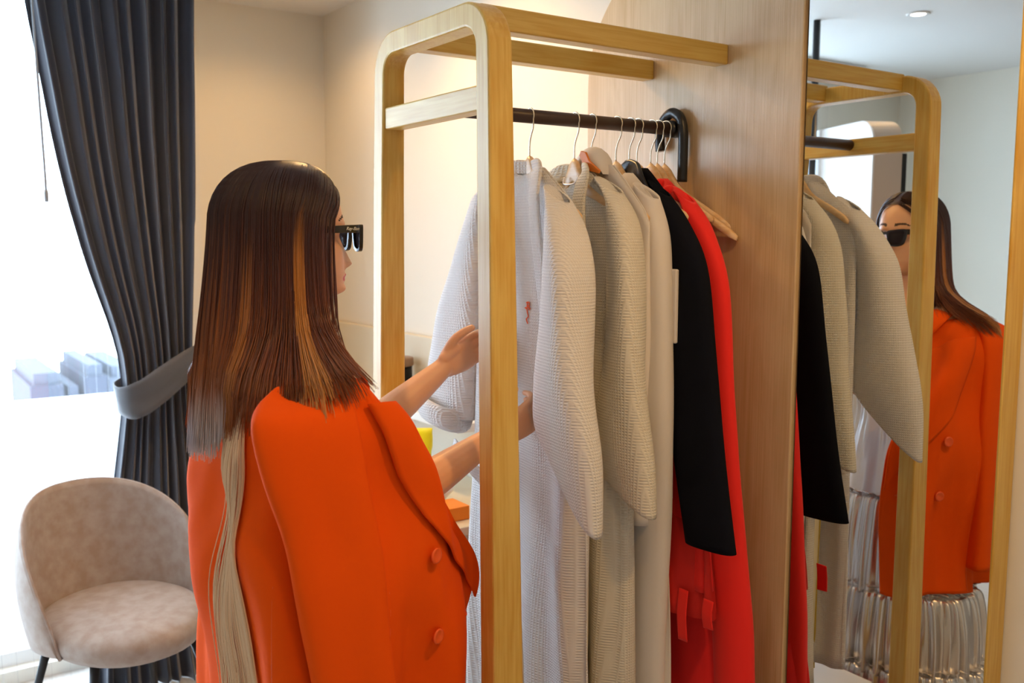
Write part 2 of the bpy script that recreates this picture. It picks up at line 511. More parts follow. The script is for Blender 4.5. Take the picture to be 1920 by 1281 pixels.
# ------------------------------------------------------------------ hangers (origin at the rod)
def hook_pts():
    P = [(0, 0, -0.090), (0, 0, -0.062), (0, -0.010, -0.042), (0, -0.0205, -0.018)]
    for a in range(-35, -250, -22):
        aa = math.radians(a)
        P.append((0, -0.0200 * math.cos(aa + 0.0), -0.0200 * math.sin(aa) * 1.0 * -1 if False else 0.0200 * math.sin(-aa - math.radians(70)) if False else 0))
    return P
def make_hanger(x, rz, label, arm_drop=0.125, half=0.172):
    t_ = thing('clothes_hanger', label, 'hanger', (x, 1.705, 1.8665), 'wooden hangers on the rail')
    R = 0.0175
    P = [V((0, 0.002, -0.088)), V((0, 0.002, -0.062)), V((0, -0.004, -0.044)), V((0, -0.0145, -0.026))]
    for a in range(-30, 200, 20):
        aa = math.radians(a)
        P.append(V((0, -R * math.cos(aa), R * math.sin(aa))))
    P = [p + t_.location for p in P]
    v, f = tube(spline(P, 3), 0.0017, 8)
    part('hook', v, f, M_chrome, t_)
    rings = []
    N = 28
    for k in range(N + 1):
        y = -half + 2 * half * k / N
        a = abs(y)
        top = -0.086 - 0.040 * (1 - math.exp(-(a / 0.034) ** 2)) - (arm_drop - 0.035) * (a / half) ** 1.15
        h = 0.020 + 0.036 * math.exp(-(a / 0.045) ** 2)
        th = 0.0085 - 0.001 * (a / half)
        if k in (0, N):
            h *= 0.6; th *= 0.6; top -= 0.004
        xx = 0.03 * (a / half) ** 2
        c = V((xx, y, top - h / 2)) + t_.location
        ring = []
        for j in range(12):
            q = 2 * PI * j / 12
            cx, sz = math.cos(q), math.sin(q)
            ring.append(c + V((th * math.copysign(abs(cx) ** 0.55, cx), 0, h / 2 * math.copysign(abs(sz) ** 0.55, sz))))
        rings.append(ring)
    v, f = loft(rings)
    part('arms', v, f, M_hang, t_)
    t_.rotation_euler = (0, 0, rz)
    return t_
h0 = make_hanger(1.225, math.radians(-8), 'wooden hanger nearest the front frame, inside the first waffle robe')
h1 = make_hanger(1.60, 0, 'bare wooden hanger in front of the last one by the panel', 0.168, 0.218)
HL = [(1.352, -5, 'wooden hanger with broad neck holding the second waffle robe'),
      (1.402, -3, 'wooden hanger mostly covered by a white hood, third hook along the rail'),
      (1.478, 4, 'wooden hanger of the plain white gown, fourth hook from the front frame'),
      (1.520, 2, 'wooden hanger holding the black blazer, fifth hook from the front frame'),
      (1.545, 3, 'wooden hanger just behind the black blazer, sixth hook along the rail'),
      (1.590, 3, 'wooden hanger holding the long red dress near the bracket'),
      (1.636, 7, 'bare wooden hanger closest to the panel, last on the rail')]
for x, a, lb in HL:
    c = copy_tree(h0 if x < 1.6 else h1)
    c.location = (x, 1.705, 1.8665); c.rotation_euler = (0, 0, math.radians(a)); c['label'] = lb
h1.location.x = 1.612; h1.rotation_euler = (0, 0, math.radians(6))

# ------------------------------------------------------------------ garments
def fold(p, amp, k=9.0, seed=0.0):
    n = noise.noise(V((p.x * k + seed, p.y * k, p.z * k * 0.22)))
    return amp * n
def body_panel(name, root, m, xc, yc, hw0, hw1, zn, drop, zh, t0, t1, shift=V((0, 0, 0)), nf=5, amp=0.012, seed=0, neck=0.055, solid=0.0025, hem_tilt=0.0, rows=34, cols=72, kind=None, label=None):
    rings = []
    for r_ in range(rows + 1):
        t = r_ / rows
        ring = []
        for c in range(cols):
            a = 2 * PI * c / cols
            ca, sa = math.cos(a), math.sin(a)
            e = min(1, t * 5)
            hw = hw0 + (hw1 - hw0) * t ** 0.8
            tk = t0 * (0.25 + 0.75 * e) + (t1 - t0) * t
            y = hw * ca
            x = tk * math.copysign(abs(sa) ** 0.7, sa)
            ay = abs(y) / hw0
            ztop = zn - drop * max(0, (abs(y) - neck) / max(1e-4, hw0 - neck)) ** 1.1
            if abs(y) < neck:
                ztop = zn - 0.02 * (1 - (abs(y) / neck) ** 2)
            ztop -= 0.03 * max(0, ay - 0.9) * 4
            zhh = zh + hem_tilt * y
            z = ztop + (zhh - ztop) * t
            w = amp * min(1, t * 1.6)
            x += w * math.sin(nf * a * 1.0 + seed + 1.2 * math.sin(t * 3 + seed)) + w * 0.6 * math.sin((2 * nf + 1) * a + seed * 2.3)
            p = V((xc + x, yc + y, z)) + shift * t
            p.x += fold(p, w * 1.2, 9, seed)
            ring.append(p)
        rings.append(ring)
    v, f = loft(rings, False)
    return part(name, v, f, m, root, solid=solid, kind=kind, label=label)
def sleeve(name, root, m, secs, n=40, sub=7, solid=0.003, amp=0.004, seed=0.0, label=None, sq=0.85):
    """secs: (centre, wide half-vector, thin half-vector)"""
    C = spline([s[0] for s in secs], sub); A = spline([s[1] for s in secs], sub); B = spline([s[2] for s in secs], sub)
    rings = []
    R = len(C)
    for i in range(R):
        t = i / (R - 1)
        ring = []
        for k in range(n):
            a = 2 * PI * k / n
            ca, sa = math.cos(a), math.sin(a)
            p = C[i] + A[i] * math.copysign(abs(ca) ** sq, ca) + B[i] * math.copysign(abs(sa) ** sq, sa)
            d = (p - C[i])
            if d.length > 1e-6:
                w = amp * min(1, t * 3) * (math.sin(3 * a + 4 * t + seed) + 0.8 * noise.noise(V((p.x * 14, p.y * 14 + seed, p.z * 5))) * 2)
                p = p + d.normalized() * w
            ring.append(p)
        rings.append(ring)
    v, f = loft(rings, False)
    return part(name, v, f, m, root, solid=solid, label=label)
def band(name, root, m, pts, w, th=0.006, up=V((0, 1, 0)), n=5):
    P = spline(pts, n)
    rings = []
    for i, p in enumerate(P):
        d = P[min(i + 1, len(P) - 1)] - P[max(i - 1, 0)]
        s, u = frame_of(d, up)
        rings.append([p + s * w / 2 * math.copysign(abs(math.cos(a)) ** 0.5, math.cos(a)) + u * th / 2 * math.copysign(abs(math.sin(a)) ** 0.5, math.sin(a)) for a in [2 * PI * k / 12 for k in range(12)]])
    v, f = loft(rings)
    return part(name, v, f, m, root)

# robe A: first white waffle robe
ra = thing('waffle_robe', 'white waffle bathrobe nearest the woman with orange embroidery on its chest', 'robe', (1.22, 1.72, 1.86), 'white robes on the rail')
body_panel('robe_body', ra, M_waf, 1.215, 1.71, 0.195, 0.232, 1.757, 0.108, 0.42, 0.020, 0.042, V((0.02, 0.01, 0)), 4, 0.014, 1.0)
sleeve('sleeve', ra, M_waf, [(V((1.190, 1.560, 1.690)), V((0, 0.035, 0.02)), V((0.02, 0, 0))),
                             (V((1.180, 1.520, 1.635)), V((0.005, 0.042, 0.032)), V((0.042, 0, 0))),
                             (V((1.165, 1.490, 1.54)), V((0.008, 0.050, 0.012)), V((0.052, 0, 0))),
                             (V((1.155, 1.480, 1.42)), V((0.01, 0.060, 0.0)), V((0.054, 0.0, 0))),
                             (V((1.146, 1.474, 1.30)), V((0.012, 0.080, 0.0)), V((0.052, 0, 0))),
                             (V((1.146, 1.460, 1.18)), V((0.010, 0.102, 0.040)), V((0.045, 0, 0))),
                             (V((1.148, 1.445, 1.105)), V((0.012, 0.094, 0.090)), V((0.035, 0, 0)))], seed=0.4, amp=0.003)
sleeve('sleeve', ra, M_waf, [(V((1.205, 1.870, 1.700)), V((0, 0.035, -0.02)), V((0.02, 0, 0))),
                             (V((1.205, 1.905, 1.60)), V((0, 0.055, -0.035)), V((0.034, 0, 0))),
                             (V((1.205, 1.965, 1.42)), V((0, 0.085, -0.015)), V((0.04, 0, 0))),
                             (V((1.205, 2.01, 1.26)), V((0, 0.105, -0.01)), V((0.04, 0, 0))),
                             (V((1.205, 2.035, 1.14)), V((0, 0.12, -0.01)), V((0.04, 0, 0)))], seed=2.4, amp=0.004)
# rolled cuff of the far sleeve
rings = []
cc = V((1.19, 2.03, 1.165))
for i in range(25):
    a = 2 * PI * i / 24
    c = cc + V((0.05 * math.sin(a), 0.085 * math.cos(a), 0.02 * math.cos(a)))
    s = V((math.sin(a), math.cos(a) * 0.8, 0)).normalized()
    rings.append([c + s * 0.012 * math.cos(q) + V((0, 0, 0.03 * math.sin(q))) for q in [2 * PI * k / 12 for k in range(12)]])
v, f = loft(rings, False)
part('rolled_cuff', v, f, M_waf, ra)
band('collar', ra, M_waf, [(1.172, 1.575, 1.44), (1.172, 1.605, 1.59), (1.182, 1.630, 1.69), (1.205, 1.650, 1.750), (1.222, 1.70, 1.752), (1.205, 1.76, 1.750), (1.180, 1.80, 1.68), (1.150, 1.76, 1.50), (1.145, 1.735, 1.20)], 0.034, 0.009, V((1, 0, 0)))
band('belt', ra, M_waf, [(1.14, 1.90, 1.10), (1.125, 1.80, 1.07), (1.12, 1.70, 1.02), (1.12, 1.62, 0.85), (1.125, 1.60, 0.60)], 0.035, 0.007, V((1, 0, 0)))
band('inner_hem', ra, M_satin, [(1.235, 1.70, 1.18), (1.235, 1.66, 1.0), (1.24, 1.65, 0.8), (1.24, 1.645, 0.5)], 0.10, 0.006, V((1, 0, 0)))
# embroidery: small curling orange mark on the chest
E1 = [[(1.60, 1.498), (1.592, 1.500), (1.588, 1.494), (1.596, 1.490), (1.602, 1.484)],
      [(1.606, 1.486), (1.596, 1.488), (1.584, 1.486)],
      [(1.596, 1.499), (1.597, 1.480), (1.592, 1.468), (1.600, 1.462), (1.594, 1.452)],
      [(1.588, 1.500), (1.589, 1.482)]]
def on_x(root, ev, y, z, xlo=1.0, side=-1):
    """x of the surface at (y, z) seen from the -x side"""
    return ev.ray_cast(V((xlo, y, z)), V((1, 0, 0)))[0]
def bvh_of(objs):
    vs, fs = [], []
    for o in objs:
        off = V((0, 0, 0)); p = o
        while p is not None:
            off += p.location; p = p.parent
        b = len(vs)
        vs += [vv.co + off for vv in o.data.vertices]
        fs += [tuple(i + b for i in q.vertices) for q in o.data.polygons]
    return BVHTree.FromPolygons(vs, fs)
ev = bvh_of([c for c in ra.children if c.name.startswith(('robe_body',))])
parts_ = []
for st in E1:
    P = []
    for (y, z) in spline([(V((a, b, 0))) for a, b in st], 4) and [(q.x, q.y) for q in spline([V((a, b, 0)) for a, b in st], 4)]:
        y += 0.072; z -= 0.042
        hit = on_x(ra, ev, y, z)
        P.append(V(((hit.x if hit else 1.15) - 0.0035, y, z)))
    parts_.append(tube(P, 0.0013, 6))
v, f = merge(parts_)
part('embroidery', v, f, M_thread, ra, label='orange embroidered mark')

# robe B: second waffle robe, warm light's cream tint put into its cotton colour
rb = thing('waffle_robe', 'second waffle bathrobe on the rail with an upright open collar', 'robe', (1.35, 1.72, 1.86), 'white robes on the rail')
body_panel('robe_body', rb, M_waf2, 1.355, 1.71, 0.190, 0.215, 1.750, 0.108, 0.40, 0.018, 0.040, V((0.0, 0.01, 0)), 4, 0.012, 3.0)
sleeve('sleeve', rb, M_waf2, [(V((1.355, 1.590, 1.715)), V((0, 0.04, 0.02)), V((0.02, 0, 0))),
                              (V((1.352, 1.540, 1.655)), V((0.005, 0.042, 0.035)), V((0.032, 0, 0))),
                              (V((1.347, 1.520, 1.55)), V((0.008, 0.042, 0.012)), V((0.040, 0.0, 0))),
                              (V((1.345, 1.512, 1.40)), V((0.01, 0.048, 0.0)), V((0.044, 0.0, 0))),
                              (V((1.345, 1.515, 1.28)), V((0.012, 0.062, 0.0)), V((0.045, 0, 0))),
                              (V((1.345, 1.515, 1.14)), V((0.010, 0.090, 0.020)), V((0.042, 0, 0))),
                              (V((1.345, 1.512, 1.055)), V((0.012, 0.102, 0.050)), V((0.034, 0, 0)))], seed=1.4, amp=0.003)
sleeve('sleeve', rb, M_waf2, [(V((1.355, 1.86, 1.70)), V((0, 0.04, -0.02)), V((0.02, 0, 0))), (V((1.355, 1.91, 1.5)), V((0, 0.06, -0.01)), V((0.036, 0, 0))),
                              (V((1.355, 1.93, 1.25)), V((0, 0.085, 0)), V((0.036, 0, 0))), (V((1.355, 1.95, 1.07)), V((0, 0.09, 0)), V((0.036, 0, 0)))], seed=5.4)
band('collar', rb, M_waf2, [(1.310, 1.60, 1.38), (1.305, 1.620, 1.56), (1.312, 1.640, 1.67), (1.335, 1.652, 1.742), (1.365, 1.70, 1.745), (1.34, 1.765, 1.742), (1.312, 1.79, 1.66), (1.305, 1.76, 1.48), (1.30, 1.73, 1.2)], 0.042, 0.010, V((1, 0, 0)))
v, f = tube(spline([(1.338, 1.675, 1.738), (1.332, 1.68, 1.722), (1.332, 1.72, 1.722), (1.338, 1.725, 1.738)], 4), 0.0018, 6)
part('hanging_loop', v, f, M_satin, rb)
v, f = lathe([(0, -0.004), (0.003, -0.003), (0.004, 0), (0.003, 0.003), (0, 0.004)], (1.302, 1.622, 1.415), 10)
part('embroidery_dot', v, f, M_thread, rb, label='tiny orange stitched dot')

# white hooded top with a rust label, third hook
hd = thing('hooded_top', 'white hooded top with rust-orange neck label between the waffle robes', 'top', (1.40, 1.72, 1.86))
body_panel('top_body', hd, M_white, 1.407, 1.70, 0.188, 0.19, 1.77, 0.128, 0.95, 0.016, 0.028, nf=4, amp=0.006, seed=2)
rings = []
for i in range(13):
    t = i / 12
    a = PI * t
    rings.append([V((1.395 + 0.035 * math.cos(q) * (0.35 + 0.65 * math.sin(a)), 1.690 - 0.048 * math.cos(a), 1.742 + 0.066 * math.sin(a) * (0.55 + 0.45 * math.sin(q)))) for q in [2 * PI * k / 16 for k in range(16)]])
v, f = loft(rings)
part('hood', v, f, M_white, hd)
v, f = prism([(1.655, 1.772), (1.668, 1.792), (1.684, 1.796), (1.690, 1.785), (1.668, 1.752), (1.622, 1.742), (1.618, 1.748)], 'x', 1.352, 1.358)
part('neck_label', v, f, mat('rust_satin', (0.72, 0.20, 0.02), 0.5), hd, smooth=False, bevel=0.001, label='rust-orange neck label')

# long plain white gown
gw = thing('white_gown', 'long plain white gown in front of the black blazer', 'gown', (1.48, 1.72, 1.86), 'white robes on the rail')
body_panel('gown_body', gw, M_white, 1.468, 1.705, 0.186, 0.225, 1.754, 0.115, 0.30, 0.02, 0.040, V((0, -0.0, 0)), 3, 0.010, 4.0)
sleeve('sleeve', gw, M_white, [(V((1.455, 1.575, 1.705)), V((0, 0.035, 0.02)), V((0.02, 0, 0))), (V((1.450, 1.545, 1.60)), V((0, 0.045, 0.02)), V((0.032, 0, 0))),
                               (V((1.445, 1.540, 1.40)), V((0, 0.055, 0.0)), V((0.034, 0, 0))), (V((1.440, 1.535, 1.1)), V((0, 0.062, 0)), V((0.034, 0, 0))), (V((1.445, 1.545, 0.8)), V((0, 0.06, 0)), V((0.03, 0, 0))), (V((1.445, 1.555, 0.35)), V((0, 0.06, 0)), V((0.03, 0, 0)))], seed=8.4, amp=0.003)
v, f = boxm(1.460, 1.470, 1.480, 1.522, 1.365, 1.530)
part('cuff_tab', v, f, M_white, gw, bevel=0.004, smooth=False)
# cream piped trousers between robes
tr_ = thing('cream_trousers', 'cream trousers with a yellow side seam hanging below the robe sleeves', 'trousers', (1.29, 1.7, 1.3))
body_panel('trouser_body', tr_, M_cream, 1.275, 1.70, 0.15, 0.13, 1.30, 0.02, 0.35, 0.02, 0.03, nf=3, amp=0.006, seed=6)
band('side_seam', tr_, mat('ochre_piping', (0.55, 0.40, 0.05), 0.6), [(1.262, 1.548, 1.28), (1.262, 1.556, 1.0), (1.26, 1.565, 0.7), (1.255, 1.568, 0.4)], 0.006, 0.005, V((1, 0, 0)))

# black blazer
bz = thing('black_blazer', 'black blazer with satin shawl collar hanging between the white and red garments', 'blazer', (1.52, 1.72, 1.86))
body_panel('blazer_body', bz, M_blk, 1.520, 1.71, 0.186, 0.185, 1.768, 0.125, 1.14, 0.014, 0.020, nf=3, amp=0.003, seed=3)
sleeve('sleeve', bz, M_blk, [(V((1.507, 1.590, 1.712)), V((0, 0.035, 0.02)), V((0.014, 0, 0))),
                             (V((1.500, 1.535, 1.655)), V((0, 0.052, 0.04)), V((0.022, 0, 0))),
                             (V((1.496, 1.490, 1.54)), V((0, 0.062, 0.01)), V((0.026, 0.0, 0))),
                             (V((1.494, 1.466, 1.35)), V((0.0, 0.072, 0.0)), V((0.026, 0, 0))),
                             (V((1.490, 1.430, 1.12)), V((0.0, 0.072, 0.008)), V((0.026, 0, 0))),
                             (V((1.486, 1.385, 0.92)), V((0.0, 0.068, -0.002)), V((0.024, 0, 0)))], seed=0.9, amp=0.0015)
sleeve('sleeve', bz, M_blk, [(V((1.507, 1.83, 1.70)), V((0, 0.035, -0.02)), V((0.014, 0, 0))), (V((1.507, 1.90, 1.5)), V((0, 0.06, 0)), V((0.02, 0, 0))), (V((1.507, 1.95, 0.95)), V((0, 0.06, 0)), V((0.02, 0, 0)))], seed=2, amp=0.002)
band('shawl_collar', bz, M_blks, [(1.492, 1.575, 1.60), (1.482, 1.600, 1.680), (1.484, 1.635, 1.735), (1.500, 1.668, 1.762), (1.505, 1.71, 1.75), (1.495, 1.74, 1.60)], 0.036, 0.012, V((1, 0, 0)))

# short red dress with tulle
r2 = thing('red_tulle_dress', 'short bright red dress with tulle frill and hanging ribbon ends below the black sleeve', 'dress', (1.545, 1.72, 1.86))
body_panel('dress_body', r2, M_red, 1.540, 1.70, 0.165, 0.285, 1.74, 0.10, 0.80, 0.010, 0.030, V((-0.02, -0.0, 0)), 5, 0.006, 5.0)
body_panel('tulle_frill', r2, M_tulle, 1.522, 1.695, 0.26, 0.29, 0.99, 0.0, 0.735, 0.030, 0.040, nf=9, amp=0.008, seed=2, solid=0.0008, rows=10)
for (y, z0, z1) in ((1.462, 0.80, 0.68), (1.385, 0.80, 0.735)):
    band('ribbon_end', r2, M_red, [(1.485, y, z0), (1.480, y, (z0 + z1) / 2), (1.483, y - 0.003, z1)], 0.030, 0.003, V((1, 0, 0)))
# long red dress with a bow
r1 = thing('long_red_dress', 'long deep red dress with a knotted bow at the neck, beside the wood panel', 'dress', (1.59, 1.72, 1.86))
body_panel('dress_body', r1, M_dred, 1.586, 1.71, 0.185, 0.430, 1.745, 0.105, 0.12, 0.012, 0.045, V((-0.0, -0.02, 0)), 5, 0.010, 7.0)
sleeve('sleeve', r1, M_red, [(V((1.580, 1.585, 1.70)), V((0, 0.035, 0.02)), V((0.016, 0, 0))), (V((1.575, 1.525, 1.63)), V((0, 0.042, 0.03)), V((0.024, 0, 0))),
                             (V((1.575, 1.490, 1.48)), V((0, 0.05, 0)), V((0.028, 0, 0))), (V((1.575, 1.465, 1.20)), V((0, 0.055, 0)), V((0.028, 0, 0))), (V((1.578, 1.430, 0.92)), V((0, 0.055, 0)), V((0.026, 0, 0))), (V((1.585, 1.400, 0.62)), V((0, 0.055, 0)), V((0.026, 0, 0))), (V((1.585, 1.370, 0.32)), V((0, 0.055, 0)), V((0.026, 0, 0)))], seed=3, amp=0.003)
bow = []
for (cy, cz, ry, rz_) in ((1.648, 1.720, 0.022, 0.016), (1.618, 1.704, 0.022, 0.015), (1.675, 1.716, 0.016, 0.012)):
    rings = []
    for i in range(11):
        a = PI * i / 10
        rings.append([V((1.556 + 0.014 * math.sin(a) * math.cos(q), cy - ry * math.cos(a), cz + rz_ * math.sin(a) * math.sin(q) + 0.010 * math.cos(a))) for q in [2 * PI * k / 14 for k in range(14)]])
    bow.append(loft(rings))
v, f = merge(bow)
part('neck_bow', v, f, M_red, r1)

# ------------------------------------------------------------------ curtain
def lerp_tab(tab, z):
    tab = sorted(tab)
    if z <= tab[0][0]:
        return tab[0][1]
    for (z0, a), (z1, b) in zip(tab, tab[1:]):
        if z <= z1:
            t = (z - z0) / (z1 - z0); return a + (b - a) * t
    return tab[-1][1]
LE = [(0.02, 0.560), (0.4, 0.615), (0.74, 0.672), (0.93, 0.700), (1.02, 0.712), (1.12, 0.712), (1.25, 0.690), (1.5, 0.618), (1.75, 0.562), (1.94, 0.528), (2.15, 0.500), (2.363, 0.470), (2.55, 0.455)]
RE = [(0.02, 1.03), (0.6, 0.99), (0.93, 0.962), (1.12, 0.955), (1.5, 0.975), (2.0, 0.995), (2.55, 1.02)]
def le(z):
    return (lerp_tab(LE, z - 0.06) + lerp_tab(LE, z) + lerp_tab(LE, z + 0.06)) / 3
def curtain_mesh(xl, xr, y0, z0, z1, npl, R=110, C=420, dep=0.045, seed=0):
    g = []
    for i in range(R + 1):
        z = z0 + (z1 - z0) * i / R
        L, Rr = xl(z), xr(z)
        wid = Rr - L
        for c in range(C + 1):
            u = c / C
            uu = u + 0.012 * math.sin(u * 23 + seed) + 0.006 * noise.noise(V((u * 8, z * 1.3, seed)))
            ph = uu * npl * 2 * PI + 0.9 * noise.noise(V((u * 6, z * 0.8, seed + 3)))
            A = dep * (0.65 + 0.5 * noise.noise(V((u * 5, 3.3, seed)))) * (1.0 if wid > 0.4 else 0.75)
            x = L + wid * u + 0.35 * wid / npl * math.sin(2 * ph) * 0.35
            y = y0 + A * math.sin(ph) + 0.25 * A * math.sin(2.3 * ph + 1) + 0.02 * noise.noise(V((x * 5, z * 1.5, 9)))
            y -= 0.13 * max(0, 1 - (z - 0.004) / 0.7) ** 2
            g.append(V((x, y, z)))
    return g, grid_faces(R + 1, C + 1)
ct = thing('curtain', 'charcoal pleated blackout curtain tied back at the right edge of the window', 'curtain', (0.80, 3.45, 0))
v, f = curtain_mesh(le, lambda z: lerp_tab(RE, z), 3.47, 0.004, 2.54, 10)
part('drape', v, f, M_curt, ct, solid=0.003)
# tieback band wrapping the gathered cloth
TB = spline([(0.965, 3.405, 1.165), (0.90, 3.395, 1.125), (0.82, 3.385, 1.075), (0.76, 3.385, 1.040), (0.715, 3.40, 1.025), (0.690, 3.45, 1.03), (0.71, 3.52, 1.04), (0.80, 3.55, 1.07), (0.95, 3.56, 1.15)], 6)
g = []
for i, p in enumerate(TB):
    t = i / (len(TB) - 1)
    h = 0.050 + 0.018 * math.sin(PI * min(1, t * 1.7))
    for k in range(7):
        q = k / 6 - 0.5
        g.append(p + V((0.0 + 0.012 * q * (1 if t > 0.4 else 0), 0.006 * math.sin(k * 1.4 + t * 9), -h * 2 * q)))
part('tieback', g, grid_faces(len(TB), 7), M_tie, ct, solid=0.004, label='grey tieback band')
v, f = tube([(0.478, 3.40, 2.54), (0.486, 3.40, 2.1), (0.492, 3.40, 1.79), (0.492, 3.40, 1.74)], [0.004, 0.004, 0.004, 0.004], 8)
v2, f2 = lathe([(0.0, 0.0), (0.006, 0.0), (0.007, 0.03), (0.005, 0.04), (0, 0.04)], (0.492, 3.40, 1.715), 10)
v, f = merge([(v, f), (v2, f2)])
tag(part('curtain_wand', v, f, mat('grey_wand', (0.25, 0.27, 0.30), 0.4)), 'thin grey draw wand hanging beside the dark curtain', 'wand')
v, f = curtain_mesh(lambda z: -1.38, lambda z: 0.96, 3.585, 0.02, 2.56, 26, 12, 520, 0.016, 4)
tag(part('sheer_curtain', v, f, M_sheer), 'white sheer voile across the whole bright window', 'curtain')
box('curtain_track', (-1.45, 1.02, 3.38, 3.62, 2.545, 2.58), M_whitep)
tag(bpy.data.objects['curtain_track'], 'white ceiling track above the curtains', 'curtain track')

# ------------------------------------------------------------------ chair
def build_chair():
    cx, cy = 0.575, 2.985
    head = math.radians(-76)                                  # direction the seat faces
    F = V((math.cos(head), math.sin(head), 0)); S = V((-F.y, F.x, 0))
    ch = thing('armchair', 'beige velvet shell chair with black legs before the curtain', 'chair', (cx, cy, 0))
    def W(f_, s_, z):
        return V((cx, cy, 0)) + F * f_ + S * s_ + V((0, 0, z))
    # shell back: azimuth from -A to +A around the rear, height profile rounded
    g_in, g_out = [], []
    NU, NV = 48, 22
    for i in range(NU + 1):
        u = -1 + 2 * i / NU
        az = u * math.radians(112)
        zb = 0.375 + 0.0 * abs(u)
        ht = 0.418 * max(0.0, 1 - abs(u) ** 2.7) ** 0.62
        for j in range(NV + 1):
            t = j / NV
            z = zb + 0.01 + ht * t
            lean = 0.055 * (z - 0.38) / 0.4
            rr_f = 0.225 + lean * 1.1 + 0.03 * math.sin(PI * min(1, (z - 0.37) / 0.5))
            rr_s = 0.235 + 0.028 * math.sin(PI * min(1, (z - 0.37) / 0.45))
            th = 0.020 * (1 - 0.75 * t ** 3) * (1 - 0.5 * abs(u) ** 6)
            c, s = -math.cos(az), math.sin(az)
            g_in.append(W((rr_f - th) * c, (rr_s - th) * s, z))
            g_out.append(W((rr_f + th) * c, (rr_s + th) * s, z + (0.010 * (1 - t))))
    C = NV + 1
    n = len(g_in)
    fs_ = grid_faces(NU + 1, C) + [tuple(reversed([a + n for a in q])) for q in grid_faces(NU + 1, C)]
    for i in range(NU):
        a, b = i * C + NV, (i + 1) * C + NV
        fs_.append((a, a + n, b + n, b)); a, b = i * C, (i + 1) * C
        fs_.append((a, b, b + n, a + n))
    o = part('backrest', g_in + g_out, fs_, M_velvet, ch)
    # seat cushion
    rings = []
    for (k, z) in [(0.02, 0.475), (0.6, 0.474), (0.85, 0.466), (0.96, 0.452), (1.0, 0.430), (0.98, 0.405), (0.92, 0.382), (0.75, 0.366), (0.02, 0.362)]:
        rings.append([W(0.255 * k * math.cos(a) * (1.0 if math.cos(a) < 0 else 1.08) + 0.015, 0.232 * k * math.copysign(abs(math.sin(a)) ** 0.9, math.sin(a)), z - (0.012 * max(0, math.cos(a)) * k)) for a in [2 * PI * q / 48 for q in range(48)]])
    v, f = loft(rings)
    part('seat', v, f, M_velvet, ch)
    # piping along the shell edge
    P = [(g_in[i * C + NV] + g_out[i * C + NV]) / 2 for i in range(0, NU + 1)]
    v, f = tube(P, 0.0045, 8); part('piping', v, f, M_velvet, ch)
    for (a, b) in ((1, 1), (1, -1), (-1, 1), (-1, -1)):
        v, f = tube([W(0.15 * a, 0.15 * b, 0.375), W(0.235 * a, 0.225 * b, 0.0)], [0.014, 0.009], 14)
        part('leg', v, f, M_black, ch)
    v, f = merge([tube([W(-0.15, -0.15, 0.365), W(0.15, 0.15, 0.365)], 0.012, 8), tube([W(-0.15, 0.15, 0.365), W(0.15, -0.15, 0.365)], 0.012, 8)])
    part('under_frame', v, f, M_black, ch)
build_chair()

# ------------------------------------------------------------------ desk and what stands on it
dk = thing('desk', 'pale desk along the wall beyond the rack', 'desk', (1.5, 3.0, 0))
box('desk_top', (1.20, 1.738, 2.30, 3.95, 0.712, 0.739), mat('cream_laminate', (0.80, 0.72, 0.54), 0.4), dk, 0.003)
box('side_panel', (1.22, 1.738, 2.31, 2.335, 0.0, 0.712), M_beige, dk, 0.002)
box('side_panel', (1.22, 1.738, 3.90, 3.925, 0.0, 0.712), M_beige, dk, 0.002)
box('drawer_front', (1.215, 1.235, 2.34, 3.88, 0.54, 0.708), M_beige, dk, 0.002)
bs = [(3.99, 0.99), (2.735, 0.99)] + [(y, z) for y, z in arc(2.735 + 0.12, 1.225 - 0.12, 0.12, 180, 90, 12)] + [(3.99, 1.225)]
v, f = prism(bs, 'x', 1.712, 1.740)
tag(part('back_board', v, f, mat('board_cream', (0.70, 0.64, 0.50), 0.5), smooth=False, bevel=0.003), 'cream board with a rounded corner fixed to the wall over the desk', 'panel')
v, f = prism([(y + (0.012 if 0 else 0), z) for y, z in [(3.99, 1.22)] + [(q[0], q[1]) for q in arc(2.735 + 0.12, 1.225 - 0.12, 0.128, 90, 180, 12)] + [(2.727, 1.0), (2.735, 1.0)] + [(q[0], q[1]) for q in arc(2.735 + 0.12, 1.225 - 0.12, 0.120, 180, 90, 12)] + [(3.99, 1.225), (3.99, 1.233)]][:1] + [(q[0], q[1]) for q in arc(2.855, 1.105, 0.128, 90, 180, 12)] + [(2.727, 1.0), (2.735, 1.0)] + [(q[0], q[1]) for q in arc(2.855, 1.105, 0.120, 180, 90, 12)], 'x', 1.700, 1.716)
box('wall_ledge', (1.56, 1.740, 2.58, 3.99, 0.955, 0.985), M_whitep, bevel=0.003)
tag(bpy.data.objects['wall_ledge'], 'white wall ledge running above the desk', 'shelf')
# glass jar with a brown lid on the ledge
jr = thing('glass_jar', 'clear glass jar with flat brown lid on the wall ledge', 'jar', (1.63, 3.13, 0.985))
v, f = lathe([(0.001, 0.002), (0.052, 0.002), (0.056, 0.01), (0.056, 0.13), (0.054, 0.13), (0.054, 0.012), (0.001, 0.008)], (1.63, 3.13, 0.985))
part('glass_body', v, f[:-1], M_glassj, jr)
v, f = lathe([(0.001, 0.131), (0.060, 0.131), (0.062, 0.135), (0.062, 0.158), (0.058, 0.162), (0.001, 0.163)], (1.63, 3.13, 0.985))
part('lid', v, f, M_brown, jr)
